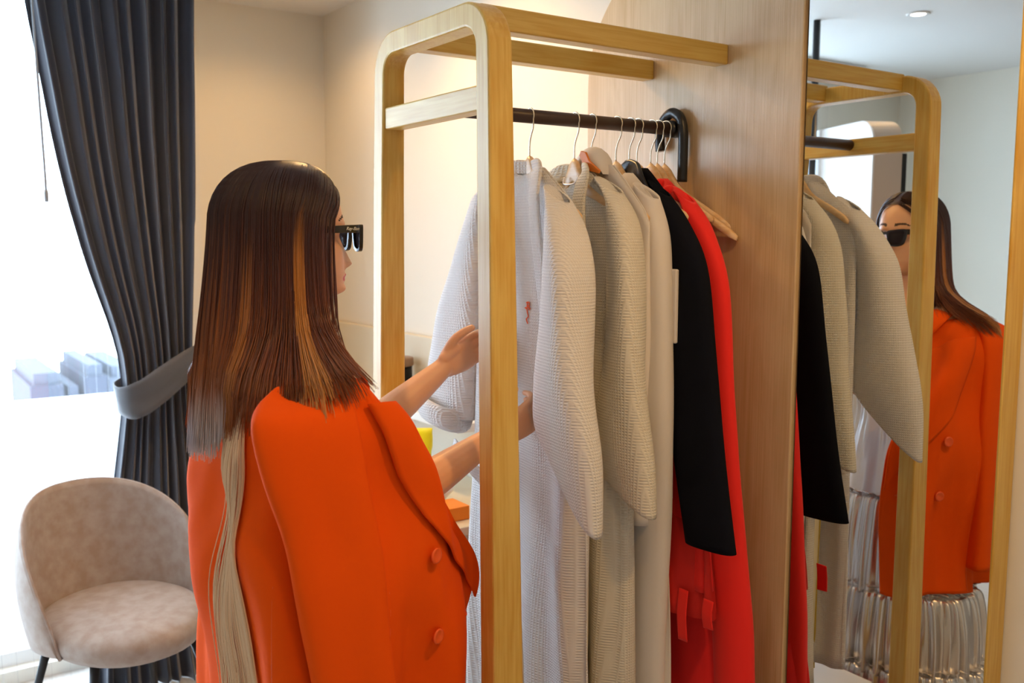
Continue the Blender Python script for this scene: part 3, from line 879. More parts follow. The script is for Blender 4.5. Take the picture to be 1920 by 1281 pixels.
# yellow bag
bgt = thing('snack_bag', 'crumpled bright yellow plastic bag standing on the desk', 'bag', (1.480, 2.74, 0.739))
g = []
for i in range(15):
    t = i / 14
    for k in range(20):
        a = 2 * PI * k / 20
        w = 0.062 + 0.006 * t; th = 0.035 * (1 - t) ** 0.6 + 0.002
        p = V((w * math.cos(a), th * math.sin(a), 0.003 + 0.215 * t))
        p += V((0.004, 0.008, 0.004)) * noise.noise(p * 38)
        p = Matrix.Rotation(math.radians(-38), 3, 'Z') @ p
        g.append(p + V((1.480, 2.74, 0.739)))
f = grid_faces(15, 20, True) + [tuple(range(19, -1, -1)), tuple(280 + i for i in range(20))]
part('bag_body', g, f, M_yel, bgt)
# bowl
bw = []
v, f = lathe([(0.001, 0.002), (0.045, 0.002), (0.05, 0.01), (0.085, 0.05), (0.092, 0.068), (0.089, 0.069), (0.080, 0.052), (0.045, 0.014), (0.001, 0.012)], (1.43, 2.56, 0.739))
tag(part('bowl', v, f, M_cer), 'white ceramic bowl on the desk behind the forearms', 'bowl')
# orange box with a white tube
box('orange_box', (1.30, 1.47, 2.36, 2.46, 0.7395, 0.782), M_obox, bevel=0.002)
tag(bpy.data.objects['orange_box'], 'flat orange box lying on the desk end beside the jacket', 'box')
v, f = capsule([(1.28, 2.325, 0.7535), (1.315, 2.33, 0.7535)], [0.014, 0.014], 14)
tag(part('white_tube', v, f, M_cer), 'small white tube lying before the orange box', 'tube')

# ------------------------------------------------------------------ white partition with a black pole, seen in the mirror
pa = thing('room_divider', 'white round-cornered divider with wood edge, seen in the mirror', 'divider', (-0.23, 2.65, 0))
P0 = V((-0.100, 2.375, 0)); D = V((-0.41, 0.912, 0)); Nn = V((-0.912, -0.41, 0))
def slab(outl, n0, n1):
    n = len(outl)
    vs = [P0 + D * u + Nn * n0 + V((0, 0, z)) for u, z in outl] + [P0 + D * u + Nn * n1 + V((0, 0, z)) for u, z in outl]
    return vs, [tuple(range(n)), tuple(range(2 * n - 1, n - 1, -1))] + [(i, i + n, (i + 1) % n + n, (i + 1) % n) for i in range(n)]
rr = 0.10
outl = [(0, 0.05)] + [(rr + rr * math.cos(math.radians(180 - 90 * k / 10)), 2.09 - rr + rr * math.sin(math.radians(180 - 90 * k / 10))) for k in range(11)] + [(0.80, 2.09), (0.80, 0.05)]
v, f = slab(outl, 0.004, 0.132); part('board', v, f, M_beige, pa, smooth=False, bevel=0.003)
v, f = slab(outl, -0.004, 0.004); part('white_face', v, f, M_whitep, pa, smooth=False)
pc = P0 + D * 0.46 - Nn * 0.03
v, f = tube([(pc.x, pc.y, 0), (pc.x, pc.y, CEIL)], 0.016, 16); part('pole', v, f, M_black, pa, label='black floor-to-ceiling pole')
q0 = P0 + Nn * 0.134
v, f = slab([(0.02, 1.0), (0.02, 1.95), (0.78, 1.95), (0.78, 1.0)], 0.134, 0.165)
part('screen', v, f, M_black, pa, smooth=False, label='black flat screen on the back')

# ------------------------------------------------------------------ the woman
HO = V((0.672, 1.711, 1.60))
pr_ = thing('person', 'long-haired woman in sunglasses with orange blazer over shoulders, reaching into the clothes rack', 'person', (0.66, 1.711, 0))
def head_mesh():
    prof = [ # z, front, back, halfwidth
        (0.126, 0.012, 0.020, 0.012), (0.122, 0.040, 0.052, 0.036), (0.110, 0.062, 0.078, 0.055), (0.092, 0.078, 0.094, 0.066), (0.070, 0.088, 0.102, 0.073),
        (0.045, 0.094, 0.106, 0.076), (0.028, 0.097, 0.105, 0.076), (0.012, 0.092, 0.103, 0.075), (0.0, 0.088, 0.100, 0.074), (-0.018, 0.091, 0.094, 0.073),
        (-0.035, 0.094, 0.086, 0.071), (-0.050, 0.096, 0.076, 0.068), (-0.062, 0.097, 0.066, 0.064), (-0.074, 0.098, 0.056, 0.059), (-0.086, 0.096, 0.046, 0.052),
        (-0.098, 0.098, 0.036, 0.044), (-0.108, 0.092, 0.028, 0.035), (-0.116, 0.074, 0.018, 0.024), (-0.118, 0.05, 0.0, 0.012)]
    Z = spline([float(p[0]) for p in prof], 4); Fp = spline([float(p[1]) for p in prof], 4); Bp = spline([float(p[2]) for p in prof], 4); Wp = spline([float(p[3]) for p in prof], 4)
    n = 96; rings = []
    for z, fr_, bk, w in zip(Z, Fp, Bp, Wp):
        ring = []
        for k in range(n):
            a = 2 * PI * k / n
            c, s = math.cos(a), math.sin(a)
            e = 0.92
            x = (fr_ if c > 0 else bk) * math.copysign(abs(c) ** e, c)
            y = w * math.copysign(abs(s) ** e, s)
            if c > 0:
                G = lambda y0, z0, sy, sz: math.exp(-((y - y0) / sy) ** 2 - ((z - z0) / sz) ** 2)
                ay = abs(y)
                # nose
                tt = max(0, min(1, (0.014 - z) / 0.066))
                if -0.070 < z < 0.020:
                    h = 0.004 + 0.021 * tt ** 1.3
                    if z < -0.053:
                        h *= max(0, 1 - (-0.053 - z) / 0.013)
                    x += h * math.exp(-(y / (0.008 + 0.006 * tt)) ** 2)
                x += 0.006 * (math.exp(-((ay - 0.012) / 0.006) ** 2 - ((z + 0.053) / 0.008) ** 2))
                x -= 0.008 * math.exp(-((ay - 0.032) / 0.014) ** 2 - ((z - 0.002) / 0.012) ** 2)      # sockets
                x += 0.004 * math.exp(-((ay - 0.030) / 0.020) ** 2 - ((z - 0.024) / 0.008) ** 2)      # brow ridge
                x += 0.009 * math.exp(-(y / 0.020) ** 2 - ((z + 0.073) / 0.0045) ** 2)                # upper lip
                x += 0.008 * math.exp(-(y / 0.017) ** 2 - ((z + 0.0835) / 0.0048) ** 2)               # lower lip
                x -= 0.003 * math.exp(-(y / 0.022) ** 2 - ((z + 0.0782) / 0.0016) ** 2)
                x += 0.009 * math.exp(-(y / 0.018) ** 2 - ((z + 0.102) / 0.010) ** 2)                 # chin
                x += 0.003 * math.exp(-((ay - 0.045) / 0.016) ** 2 - ((z + 0.030) / 0.018) ** 2)      # cheek
            ring.append(HO + V((x, y, z)))
        rings.append(ring)
    return loft(rings)
def ellipse_tube(secs, n=28, sm=5):
    """secs: (centre, rx, ry) horizontal ellipses"""
    C = spline([V(s[0]) for s in secs], sm); A = spline([float(s[1]) for s in secs], sm); B = spline([float(s[2]) for s in secs], sm)
    rings = [[c + V((a * math.cos(q), b * math.sin(q), 0)) for q in [2 * PI * k / n for k in range(n)]] for c, a, b in zip(C, A, B)]
    return loft(rings)
def hand(w, f_, n_, t_, curl, spread=0.06, thumb_in=0.3):
    f_ = f_.normalized(); t_ = (t_ - f_ * t_.dot(f_)).normalized(); n_ = (n_ - f_ * n_.dot(f_) - t_ * n_.dot(t_)).normalized()
    rings = []
    secs = [(-0.02, 0.023, 0.018), (0.0, 0.025, 0.017), (0.02, 0.031, 0.017), (0.045, 0.037, 0.016), (0.07, 0.038, 0.013), (0.088, 0.036, 0.010), (0.094, 0.030, 0.006)]
    for s, a, b in secs:
        rings.append([w + f_ * s + t_ * a * math.copysign(abs(math.cos(q)) ** 0.8, math.cos(q)) + n_ * b * math.sin(q) for q in [2 * PI * k / 20 for k in range(20)]])
    out = [loft(rings)]
    out.append(capsule([w + t_ * 0.020 + f_ * 0.010 + n_ * 0.006, w + t_ * 0.026 + f_ * 0.045 + n_ * 0.010], [0.014, 0.012], 12))   # thenar
    for i, (o_, L) in enumerate(((0.029, 0.074), (0.0098, 0.083), (-0.0098, 0.077), (-0.028, 0.060))):
        d = (f_ + t_ * spread * o_ / 0.028).normalized()
        p = w + f_ * 0.082 + t_ * o_
        P = [p]; ang = 0
        for seg, cc_ in zip((0.45, 0.30, 0.25), curl):
            ang += cc_ * (1 + 0.06 * i)
            dd = d * math.cos(ang) + n_ * math.sin(ang)
            p = p + dd * L * seg; P.append(p)
        out.append(capsule(P, [0.0086, 0.0080, 0.0074, 0.0064], 12, sm=4))
    a = w + f_ * 0.022 + t_ * 0.024
    b = a + (t_ * 0.62 + f_ * 0.72 + n_ * thumb_in).normalized() * 0.038
    c = b + (t_ * 0.28 + f_ * 0.9 + n_ * (thumb_in + 0.1)).normalized() * 0.030
    e = c + (t_ * 0.10 + f_ * 0.9 + n_ * (thumb_in + 0.2)).normalized() * 0.022
    out.append(capsule([a, b, c, e], [0.0135, 0.0112, 0.0098, 0.0080], 12, sm=4))
    return out
SHR = V((0.672, 1.560, 1.345)); SHL = V((0.680, 1.862, 1.345))
ELR = V((0.800, 1.575, 1.080)); WRR = V((1.062, 1.612, 1.180))
ELL = V((0.850, 1.840, 1.150)); WRL = V((1.075, 1.838, 1.300))
meshes = [head_mesh()]
meshes.append(ellipse_tube([((0.660, 1.711, 1.56), 0.048, 0.046), ((0.655, 1.711, 1.50), 0.047, 0.046), ((0.648, 1.711, 1.44), 0.050, 0.052), ((0.645, 1.711, 1.40), 0.058, 0.075)]))
meshes.append(ellipse_tube([((0.650, 1.711, 1.405), 0.05, 0.06), ((0.650, 1.711, 1.385), 0.070, 0.115), ((0.655, 1.711, 1.345), 0.086, 0.152), ((0.668, 1.711, 1.27), 0.100, 0.150), ((0.682, 1.711, 1.20), 0.112, 0.138),
                            ((0.668, 1.711, 1.08), 0.088, 0.115), ((0.66, 1.711, 1.00), 0.086, 0.122), ((0.655, 1.711, 0.90), 0.105, 0.155), ((0.655, 1.711, 0.83), 0.100, 0.155), ((0.66, 1.711, 0.79), 0.06, 0.10)]))
for sh, el, wr_ in ((SHR, ELR, WRR), (SHL, ELL, WRL)):
    m1 = sh + (el - sh) * 0.5
    m2 = el + (wr_ - el) * 0.35
    meshes.append(capsule([sh + V((0, 0.02 if sh.y < 1.7 else -0.02, 0.0)), m1, el], [0.048, 0.042, 0.038], 18))
    meshes.append(capsule([el, m2, el + (wr_ - el) * 0.75, wr_], [0.038, 0.0405, 0.031, 0.0235], 18))
dR = (V((1.158, 1.588, 1.222)) - WRR)
meshes += hand(WRR, dR, V((0.15, 1, 0)), V((-0.35, -0.10, 0.9)), (0.45, 0.75, 0.6), 0.05, 0.35)
dL = (V((1.18, 1.832, 1.355)) - WRL)
meshes += hand(WRL, dL, V((0.1, -1, 0)), V((-0.35, 0.05, 0.9)), (0.55, 0.75, 0.6), 0.08, 0.40)
for s in (-1, 1):
    hip = V((0.655, 1.711 + s * 0.08, 0.86)); kn = V((0.672, 1.711 + s * 0.085, 0.50)); an = V((0.645, 1.711 + s * 0.085, 0.12))
    meshes.append(capsule([hip, (hip + kn) / 2, kn], [0.085, 0.072, 0.052], 18))
    meshes.append(capsule([kn, kn + (an - kn) * 0.35 + V((-0.012, 0, 0)), an], [0.050, 0.050, 0.032], 18))
    meshes.append(capsule([an + V((-0.01, 0, -0.03)), an + V((0.05, 0, -0.075)), an + V((0.12, 0, -0.10))], [0.030, 0.028, 0.020], 14))
    # ear
    meshes.append(capsule([HO + V((-0.012, s * 0.073, 0.012)), HO + V((-0.018, s * 0.082, 0.002)), HO + V((-0.010, s * 0.074, -0.030))], [0.008, 0.012, 0.007], 10))
v, f = merge(meshes)
tmp = part('tmp_body', v, f, M_skin)
md = tmp.modifiers.new('r', 'REMESH'); md.mode = 'VOXEL'; md.voxel_size = 0.0032; md.use_smooth_shade = True
sm_ = tmp.modifiers.new('s', 'SMOOTH'); sm_.factor = 0.5; sm_.iterations = 2
dg = bpy.context.evaluated_depsgraph_get(); dg.update()
me = bpy.data.meshes.new_from_object(tmp.evaluated_get(dg))
bpy.data.objects.remove(tmp)
me.name = 'body'
off = pr_.location
me.transform(Matrix.Translation(-off))
me.materials.clear()
for m_ in (M_skin, M_lip, M_brow):
    me.materials.append(m_)
for pl in me.polygons:
    c = pl.center + off - HO
    pl.use_smooth = True
    if c.x > 0.08 and abs(c.y) < 0.026:
        zz = abs(c.z + 0.0785)
        lim = 0.0095 * math.sqrt(max(0, 1 - (c.y / 0.025) ** 2))
        if zz < lim:
            pl.material_index = 1
    if c.x > 0.05 and 0.012 < abs(c.y) < 0.058:
        yb = (abs(c.y) - 0.012) / 0.046
        zc = 0.034 + 0.010 * math.sin(PI * min(1, yb * 0.85 + 0.05)) - 0.006 * yb
        if abs(c.z - zc) < 0.0042 * (1.15 - 0.75 * yb):
            pl.material_index = 2
body = bpy.data.objects.new('body', me); COL.objects.link(body); body.parent = pr_
# nails are too small to show; shoes
for s in (-1, 1):
    yb = 1.711 + s * 0.085
    v, f = merge([capsule([(0.60, yb, 0.075), (0.68, yb, 0.055), (0.765, yb, 0.035)], [0.036, 0.038, 0.030], 16, flat=0.8), tube([(0.602, yb, 0.07), (0.60, yb, 0.0)], [0.02, 0.010], 12), boxm(0.69, 0.79, yb - 0.034, yb + 0.034, 0.0, 0.02)])
    part('shoe', v, f, M_black, pr_)

# ---- silver tiered dress
dr = bpy.data.objects.new('dress', None); COL.objects.link(dr); dr.parent = pr_; dr.location = (0, 0, 0)
dr['label'] = 'silver tiered ruffle dress with white satin top'
def ring_surface(name, rows, m, nf, amp, seed, cols=200, parent=dr, solid=0.002):
    """rows: (z, rx, ry, cx, fold weight)"""
    Z = spline([float(r_[0]) for r_ in rows], 6); A = spline([float(r_[1]) for r_ in rows], 6); B = spline([float(r_[2]) for r_ in rows], 6); X = spline([float(r_[3]) for r_ in rows], 6); Wt = spline([float(r_[4]) for r_ in rows], 6)
    rings = []
    for z, a, b, cx, w in zip(Z, A, B, X, Wt):
        ring = []
        for k in range(cols):
            q = 2 * PI * k / cols
            n1 = noise.noise(V((math.cos(q) * nf * 0.35 + seed, math.sin(q) * nf * 0.35, z * 1.5)))
            n2 = noise.noise(V((math.cos(q) * nf * 0.9 + seed, math.sin(q) * nf * 0.9, z * 3 + 5)))
            a_ = a * 0.84 if math.cos(q) < 0 else a * 0.95
            d = w * amp * (math.sin(nf * q + 3 * n1) * 0.5 + 1.3 * n1 + 1.0 * n2)
            ring.append(V((cx + 0.012 + (a_ + d) * math.cos(q), 1.711 + (b + d) * math.sin(q), z + 0.004 * w * n2)))
        rings.append(ring)
    v, f = loft(rings, False)
    return part(name, v, f, m, parent, solid=solid)
ring_surface('bodice', [(1.385, 0.080, 0.125, 0.652, 0.1), (1.34, 0.096, 0.150, 0.657, 0.1), (1.25, 0.112, 0.150, 0.672, 0.3), (1.18, 0.122, 0.145, 0.68, 0.4), (1.05, 0.125, 0.150, 0.675, 0.8), (0.95, 0.145, 0.180, 0.67, 1.0), (0.78, 0.170, 0.205, 0.675, 1.0)], M_satin, 12, 0.010, 1, cols=160)
ring_surface('skirt_tier', [(0.815, 0.190, 0.212, 0.675, 1.2), (0.800, 0.168, 0.200, 0.675, 0.8), (0.785, 0.190, 0.212, 0.675, 1.0), (0.66, 0.212, 0.215, 0.675, 0.7), (0.505, 0.222, 0.218, 0.675, 0.7)], M_silver, 40, 0.012, 4, cols=320)
ring_surface('skirt_tier', [(0.538, 0.232, 0.262, 0.675, 1.4), (0.522, 0.210, 0.245, 0.675, 0.8), (0.505, 0.238, 0.270, 0.675, 1.3), (0.40, 0.258, 0.290, 0.675, 1.2), (0.275, 0.262, 0.295, 0.675, 1.2)], M_silver, 44, 0.014, 7, cols=340)
ring_surface('skirt_tier', [(0.310, 0.275, 0.308, 0.675, 1.6), (0.295, 0.252, 0.288, 0.675, 0.8), (0.28, 0.278, 0.31, 0.675, 1.3), (0.16, 0.30, 0.33, 0.675, 1.2), (0.04, 0.305, 0.335, 0.675, 1.2)], M_silver, 46, 0.014, 9, cols=340)

# ---- orange blazer draped over the shoulders
def jx(scale1):
    return [V((a * 0.92, b * 0.92, 1.6 + z * 0.92)) for a, b, z in scale1]
JR = [
 # near tip, near front, near shoulder, near back, back, far back, far shoulder, far front, far tip
 jx([(0.795, 1.790, -0.285), (0.765, 1.745, -0.255), (0.695, 1.765, -0.254), (0.640, 1.800, -0.246), (0.612, 1.860, -0.242), (0.640, 1.920, -0.246), (0.695, 1.955, -0.254), (0.765, 1.975, -0.255), (0.795, 1.96, -0.285)]),
 jx([(0.815, 1.765, -0.315), (0.770, 1.700, -0.268), (0.695, 1.690, -0.262), (0.605, 1.720, -0.258), (0.575, 1.860, -0.256), (0.605, 2.00, -0.258), (0.695, 2.03, -0.262), (0.765, 2.02, -0.268), (0.795, 1.99, -0.315)]),
 jx([(0.828, 1.735, -0.350), (0.790, 1.640, -0.300), (0.705, 1.610, -0.272), (0.590, 1.660, -0.275), (0.553, 1.860, -0.278), (0.590, 2.06, -0.275), (0.705, 2.11, -0.272), (0.780, 2.09, -0.300), (0.81, 2.05, -0.355)]),
 jx([(0.868, 1.710, -0.430), (0.835, 1.610, -0.390), (0.710, 1.575, -0.350), (0.598, 1.635, -0.345), (0.568, 1.860, -0.345), (0.598, 2.085, -0.345), (0.700, 2.145, -0.350), (0.780, 2.14, -0.390), (0.82, 2.12, -0.430)]),
 jx([(0.970, 1.695, -0.560), (0.875, 1.600, -0.530), (0.715, 1.565, -0.500), (0.590, 1.630, -0.490), (0.558, 1.860, -0.490), (0.590, 2.09, -0.490), (0.690, 2.155, -0.500), (0.770, 2.16, -0.530), (0.80, 2.15, -0.560)]),
 jx([(1.058, 1.690, -0.700), (0.905, 1.600, -0.680), (0.720, 1.560, -0.660), (0.588, 1.625, -0.650), (0.551, 1.860, -0.650), (0.588, 2.10, -0.650), (0.680, 2.16, -0.660), (0.760, 2.175, -0.680), (0.79, 2.17, -0.700)]),
 jx([(1.060, 1.695, -0.870), (0.915, 1.605, -0.870), (0.725, 1.560, -0.870), (0.588, 1.620, -0.870), (0.546, 1.860, -0.870), (0.588, 2.11, -0.870), (0.68, 2.17, -0.870), (0.76, 2.185, -0.870), (0.79, 2.18, -0.870)]),
 jx([(1.030, 1.705, -1.150), (0.905, 1.610, -1.150), (0.730, 1.560, -1.150), (0.588, 1.615, -1.150), (0.541, 1.860, -1.150), (0.588, 2.12, -1.150), (0.68, 2.18, -1.150), (0.76, 2.195, -1.150), (0.79, 2.19, -1.150)]),
]
def J(u, v_):
    """u in 0..8 columns, v in 0..7 rows"""
    def rowp(r_, u):
        i = min(7, int(u)); t = u - i; R = JR[r_]
        return cr(R[max(0, i - 1)], R[i], R[i + 1], R[min(8, i + 2)], t)
    j = min(6, int(v_)); t = v_ - j
    return cr(rowp(max(0, j - 1), u), rowp(j, u), rowp(j + 1, u), rowp(min(7, j + 2), u), t)
def Jn(u, v_):
    e = 0.02
    du = J(min(8, u + e), v_) - J(max(0, u - e), v_); dv = J(u, min(7, v_ + e)) - J(u, max(0, v_ - e))
    n = dv.cross(du)
    if n.length < 1e-9:
        return V((0, 0, 1))
    n.normalize()
    c = J(u, v_) - V((0.66, 1.711, J(u, v_).z - 0.05))
    return n if n.dot(c) > 0 else -n
def Jf(u, v_, off=0.0):
    p = J(u, v_); n = Jn(u, v_)
    w = min(1, max(0, (v_ - 1.5) / 2))
    d = w * 1.5 * (0.010 * math.sin(u * 5.2 + v_ * 0.8) + 0.010 * noise.noise(V((u * 1.6, v_ * 0.7, 2))) * 2 + 0.006 * noise.noise(V((u * 4, v_ * 1.2, 8))))
    return p + n * (d + off)
NUJ, NVJ = 130, 90
g = [Jf(8 * c / NUJ, 7 * r_ / NVJ) for r_ in range(NVJ + 1) for c in range(NUJ + 1)]
jk = part('blazer', g, grid_faces(NVJ + 1, NUJ + 1), M_org, pr_, solid=0.004, label='orange blazer draped over the shoulders')
jac_bvh = bvh_of([jk])
def jpatch(name, fn, nu, nv, m, off0=0.006, th=0.004, parent=jk, label=None):
    g = []
    for i in range(nv + 1):
        for k in range(nu + 1):
            u, v_, o_ = fn(k / nu, i / nv)
            g.append(Jf(u, v_, off0 + o_))
    return part(name, g, grid_faces(nv + 1, nu + 1), m, parent, solid=th, label=label)
# near lapel (two pieces with the notch between), far lapel
LW = [(0.0, 1.55), (0.10, 1.50), (0.35, 1.30), (0.55, 1.05), (0.8, 0.50), (1.0, 0.03)]
def lap_w(t):
    return lerp_tab(LW, t)
jpatch('lapel', lambda a, t: (0.0 + a * lap_w(t), 2.42 + 3.2 * t + 0.10 * a * (1 - t) - 0.18 * math.sin(PI * a) * 0, 0.004 + 0.010 * math.sin(PI * a) * (1 - t) + 0.004), 16, 50, M_org, 0.005)
jpatch('lapel', lambda a, t: (8.0 - a * lap_w(t) * 0.7, 2.42 + 3.2 * t, 0.012), 16, 40, M_org, 0.005)
# collar: folded band round the neck, its leaf ends above the notch
def col_fn(a, t):
    e = abs(2 * a - 1) ** 3.0
    return (0.02 + 7.96 * a, 0.0 + t * (0.75 + 1.55 * e), 0.004 + 0.006 * math.sin(PI * t) + 0.006 * e)
jpatch('collar', col_fn, 110, 12, M_org, 0.006)
# buttons, buttonhole, pocket flap, back seam
def jdisc(name, u, v_, r_, m, off=0.012, h=0.004):
    p = Jf(u, v_, off); n = Jn(u, v_); s, w = frame_of(n)
    rings = []
    for rr_, hh in ((0.001, h * 0.5), (r_ * 0.6, h * 0.6), (r_ * 0.8, h), (r_, h * 0.6), (r_, 0), (0.001, 0)):
        rings.append([p + (s * math.cos(q) + w * math.sin(q)) * rr_ + n * hh for q in [2 * PI * k / 24 for k in range(24)]])
    v, f = loft(rings)
    return part(name, v, f, m, jk)
jdisc('button', 1.02, 4.75, 0.0150, M_orgb); jdisc('button', 1.02, 5.75, 0.0150, M_orgb)
def jline(name, uv, rad, m, off=0.003, parent=jk):
    P = [Jf(u, v_, off) for u, v_ in [(q.x, q.y) for q in spline([V((a, b, 0)) for a, b in uv], 8)]]
    v, f = tube(P, rad, 6)
    return part(name, v, f, m, parent)
jline('buttonhole', [(0.30, 5.72), (0.50, 5.70)], 0.0018, M_orgb)
jline('back_seam', [(3.05, 2.3), (3.0, 3.6), (2.95, 4.8), (3.0, 6.0), (3.05, 6.98)], 0.0012, M_orgb, 0.001)
jline('side_seam', [(1.62, 3.2), (1.65, 4.5), (1.7, 6.0), (1.7, 6.98)], 0.0012, M_orgb, 0.001)
jpatch('pocket_flap', lambda a, t: (2.35 + 0.45 * a, 5.92 + 0.16 * t, 0.002), 8, 4, M_org, 0.004)
# sleeves hanging empty
def js(x, y, z):
    return V((x, y, z))
sleeve('sleeve', jk, M_org, [
    (js(0.600, 1.530, 1.345), V((0.006, 0.00, 0.00)), V((0, 0.002, 0.002))),
    (js(0.605, 1.512, 1.338), V((0.036, 0.004, 0.00)), V((0, 0.010, 0.008))),
    (js(0.592, 1.480, 1.334), V((0.066, 0.006, 0.0)), V((0, 0.020, 0.012))),
    (js(0.574, 1.455, 1.302), V((0.088, 0.0, 0.0)), V((0, 0.027, 0.006))),
    (js(0.590, 1.442, 1.20), V((0.088, 0.0, 0.0)), V((0, 0.030, 0.0))),
    (js(0.612, 1.435, 1.09), V((0.080, 0.0, 0.0)), V((0, 0.031, 0.0))),
    (js(0.635, 1.428, 0.96), V((0.073, 0.0, 0.0)), V((0, 0.032, 0.0))),
    (js(0.652, 1.422, 0.83), V((0.067, 0.0, 0.0)), V((0, 0.031, 0.0))),
    (js(0.675, 1.418, 0.62), V((0.062, 0.0, 0.0)), V((0, 0.030, 0.0)))], n=56, sub=8, seed=0.3, amp=0.007, solid=0.004, sq=0.8)
sleeve('sleeve', jk, M_org, [
    (js(0.640, 1.922, 1.360), V((0.060, -0.03, 0.00)), V((0, 0.010, -0.012))),
    (js(0.638, 1.960, 1.325), V((0.088, -0.012, 0.0)), V((0, 0.030, -0.022))),
    (js(0.645, 2.000, 1.22), V((0.090, 0.0, 0.0)), V((0, 0.036, 0.0))),
    (js(0.65, 2.02, 0.92), V((0.078, 0.0, 0.0)), V((0, 0.034, 0.0))),
    (js(0.66, 2.03, 0.60), V((0.062, 0.0, 0.0)), V((0, 0.030, 0.0)))], n=48, sub=9, seed=3.3, amp=0.005, solid=0.004)

# ---- hair
CZ = V((0.655, 1.711, 0))
def hair_env(alpha, z):
    """outline radius of the hair, alpha 0 = face, +-90 sides, 180 back"""
    c, s = math.cos(alpha), math.sin(alpha)
    dz = 1.60 - z
    a = 0.112 + 0.022 * max(0, min(1, dz / 0.3)) + (0.030 * max(0, dz) / 0.45 if dz > 0 else 0)
    b = 0.098 + 0.016 * max(0, min(1, dz / 0.2))
    af = 0.110
    if c < 0:
        rx = a + 0.038
    else:
        rx = af
    return V((rx * c, b * s, 0))
def lerp3(a, b, t):
    t = max(0, min(1, t)); return tuple(x + (y - x) * t for x, y in zip(a, b))
DK = (0.034, 0.009, 0.006); MID = (0.095, 0.024, 0.014); LT = (0.42, 0.13, 0.028); BL = (0.55, 0.28, 0.10); GR = (0.74, 0.69, 0.72)
strands = []       # (points, cols, radius)
def surf_top(alpha, el, k=1.0):
    """point on the top of the hair volume; el 0 = level of widest, 90 = crown"""
    e = math.radians(el)
    base = hair_env(alpha, 1.62)
    return V((CZ.x + 0.006 + base.x * math.cos(e) ** 0.75 * k, CZ.y + base.y * math.cos(e) ** 0.75 * k, 1.625 + 0.118 * math.sin(e) * (0.985 + 0.015 * k)))
def add_strand(alpha, zend, depth, rad, streak=None, wob=0.004, pale=False):
    P = []
    k = 1 - depth
    sg_ = 1 if alpha > 0 else -1
    ad = abs(math.degrees(alpha))
    q = min(1, max(0, (ad - 66) / 50))
    az_r = math.radians(8 + 10 * random.random() + 150 * max(0, (ad - 119) / 61)) * sg_
    el_r = math.radians(40 + 47 * q ** 0.7)
    d0 = V((math.cos(el_r) * math.cos(az_r), math.cos(el_r) * math.sin(az_r), math.sin(el_r)))
    d1 = V((math.cos(alpha), math.sin(alpha), 0.0))
    for i in range(10):
        t = i / 10
        om = d0.angle(d1)
        d_ = (d0 * math.sin((1 - t) * om) + d1 * math.sin(t * om)) / math.sin(om)
        P.append(surf_top(math.atan2(d_.y, d_.x), math.degrees(math.asin(max(-1, min(1, d_.z)))), k))
    sd = random.random() * 50
    z = 1.625
    n = max(4, int((1.625 - zend) / 0.032))
    for i in range(n + 1):
        z = 1.625 + (zend - 1.625) * i / n
        e = hair_env(alpha, z) * k
        fall = (1.625 - z)
        d = V((e.x, e.y, 0))
        p = V((CZ.x + 0.006 + d.x, CZ.y + d.y, z))
        p += V((noise.noise(V((sd, z * 5, 0))), noise.noise(V((sd, z * 5, 9))), 0)) * wob * (0.3 + fall * 4)
        # stay outside the blazer
        c0 = V((0.66, 1.711, z - 0.014)); dd = V((p.x - c0.x, p.y - c0.y, 0)); L = dd.length
        if z < 1.43 and L > 1e-4:
            dd.normalize()
            h = jac_bvh.ray_cast(c0, dd)
            if h[0] is not None:
                hd_ = (h[0] - c0).length + 0.016 + 0.010 * (1 - depth * 4) * 0.5
                if L < hd_:
                    p = c0 + dd * hd_; p.z = z
        P.append(p)
    for _ in range(3):
        P = P[:10] + [(P[i - 1] + P[i] * 2 + P[i + 1]) / 4 for i in range(10, len(P) - 1)] + [P[-1]]
    for i in range(10, len(P)):
        p = P[i]
        if p.z < 1.43:
            c0 = V((0.66, 1.711, p.z - 0.014)); dd = V((p.x - c0.x, p.y - c0.y, 0)); L = dd.length; dd.normalize()
            h = jac_bvh.ray_cast(c0, dd)
            if h[0] is not None and L < (h[0] - c0).length + 0.017:
                q_ = c0 + dd * ((h[0] - c0).length + 0.017 + 0.004 * (1 - depth * 4)); P[i] = V((q_.x, q_.y, p.z))
    P = P[:10] + [(P[i - 1] + P[i] * 2 + P[i + 1]) / 4 for i in range(10, len(P) - 1)] + [P[-1]]
    strands.append((P, rad, alpha, depth, streak))
def zend_for(al):
    d = abs(math.degrees(al))
    if al < 0:   # near side (-y)
        tab = [(48, 1.40), (70, 1.375), (90, 1.335), (105, 1.305), (125, 1.28), (140, 1.26), (155, 1.22), (180, 1.225)]
    else:
        tab = [(48, 1.36), (70, 1.33), (90, 1.30), (120, 1.25), (150, 1.225), (180, 1.225)]
    return lerp_tab(tab, d)
# alpha: negative = near the camera side (-y), since sin(alpha) gives y
for lay, (N, dep) in enumerate(((1500, 0.0), (900, 0.07), (500, 0.15))):
    for i in range(N):
        s = -1 if random.random() < 0.6 else 1
        al = s * math.radians(random.uniform(75, 180) if random.random() > 0.02 else random.uniform(60, 75))
        ze = zend_for(al) + random.uniform(-0.03, 0.035) + 0.02 * dep * 5
        streak = None
        add_strand(al, ze, dep + random.uniform(0, 0.035), random.uniform(0.0009, 0.0018), streak)
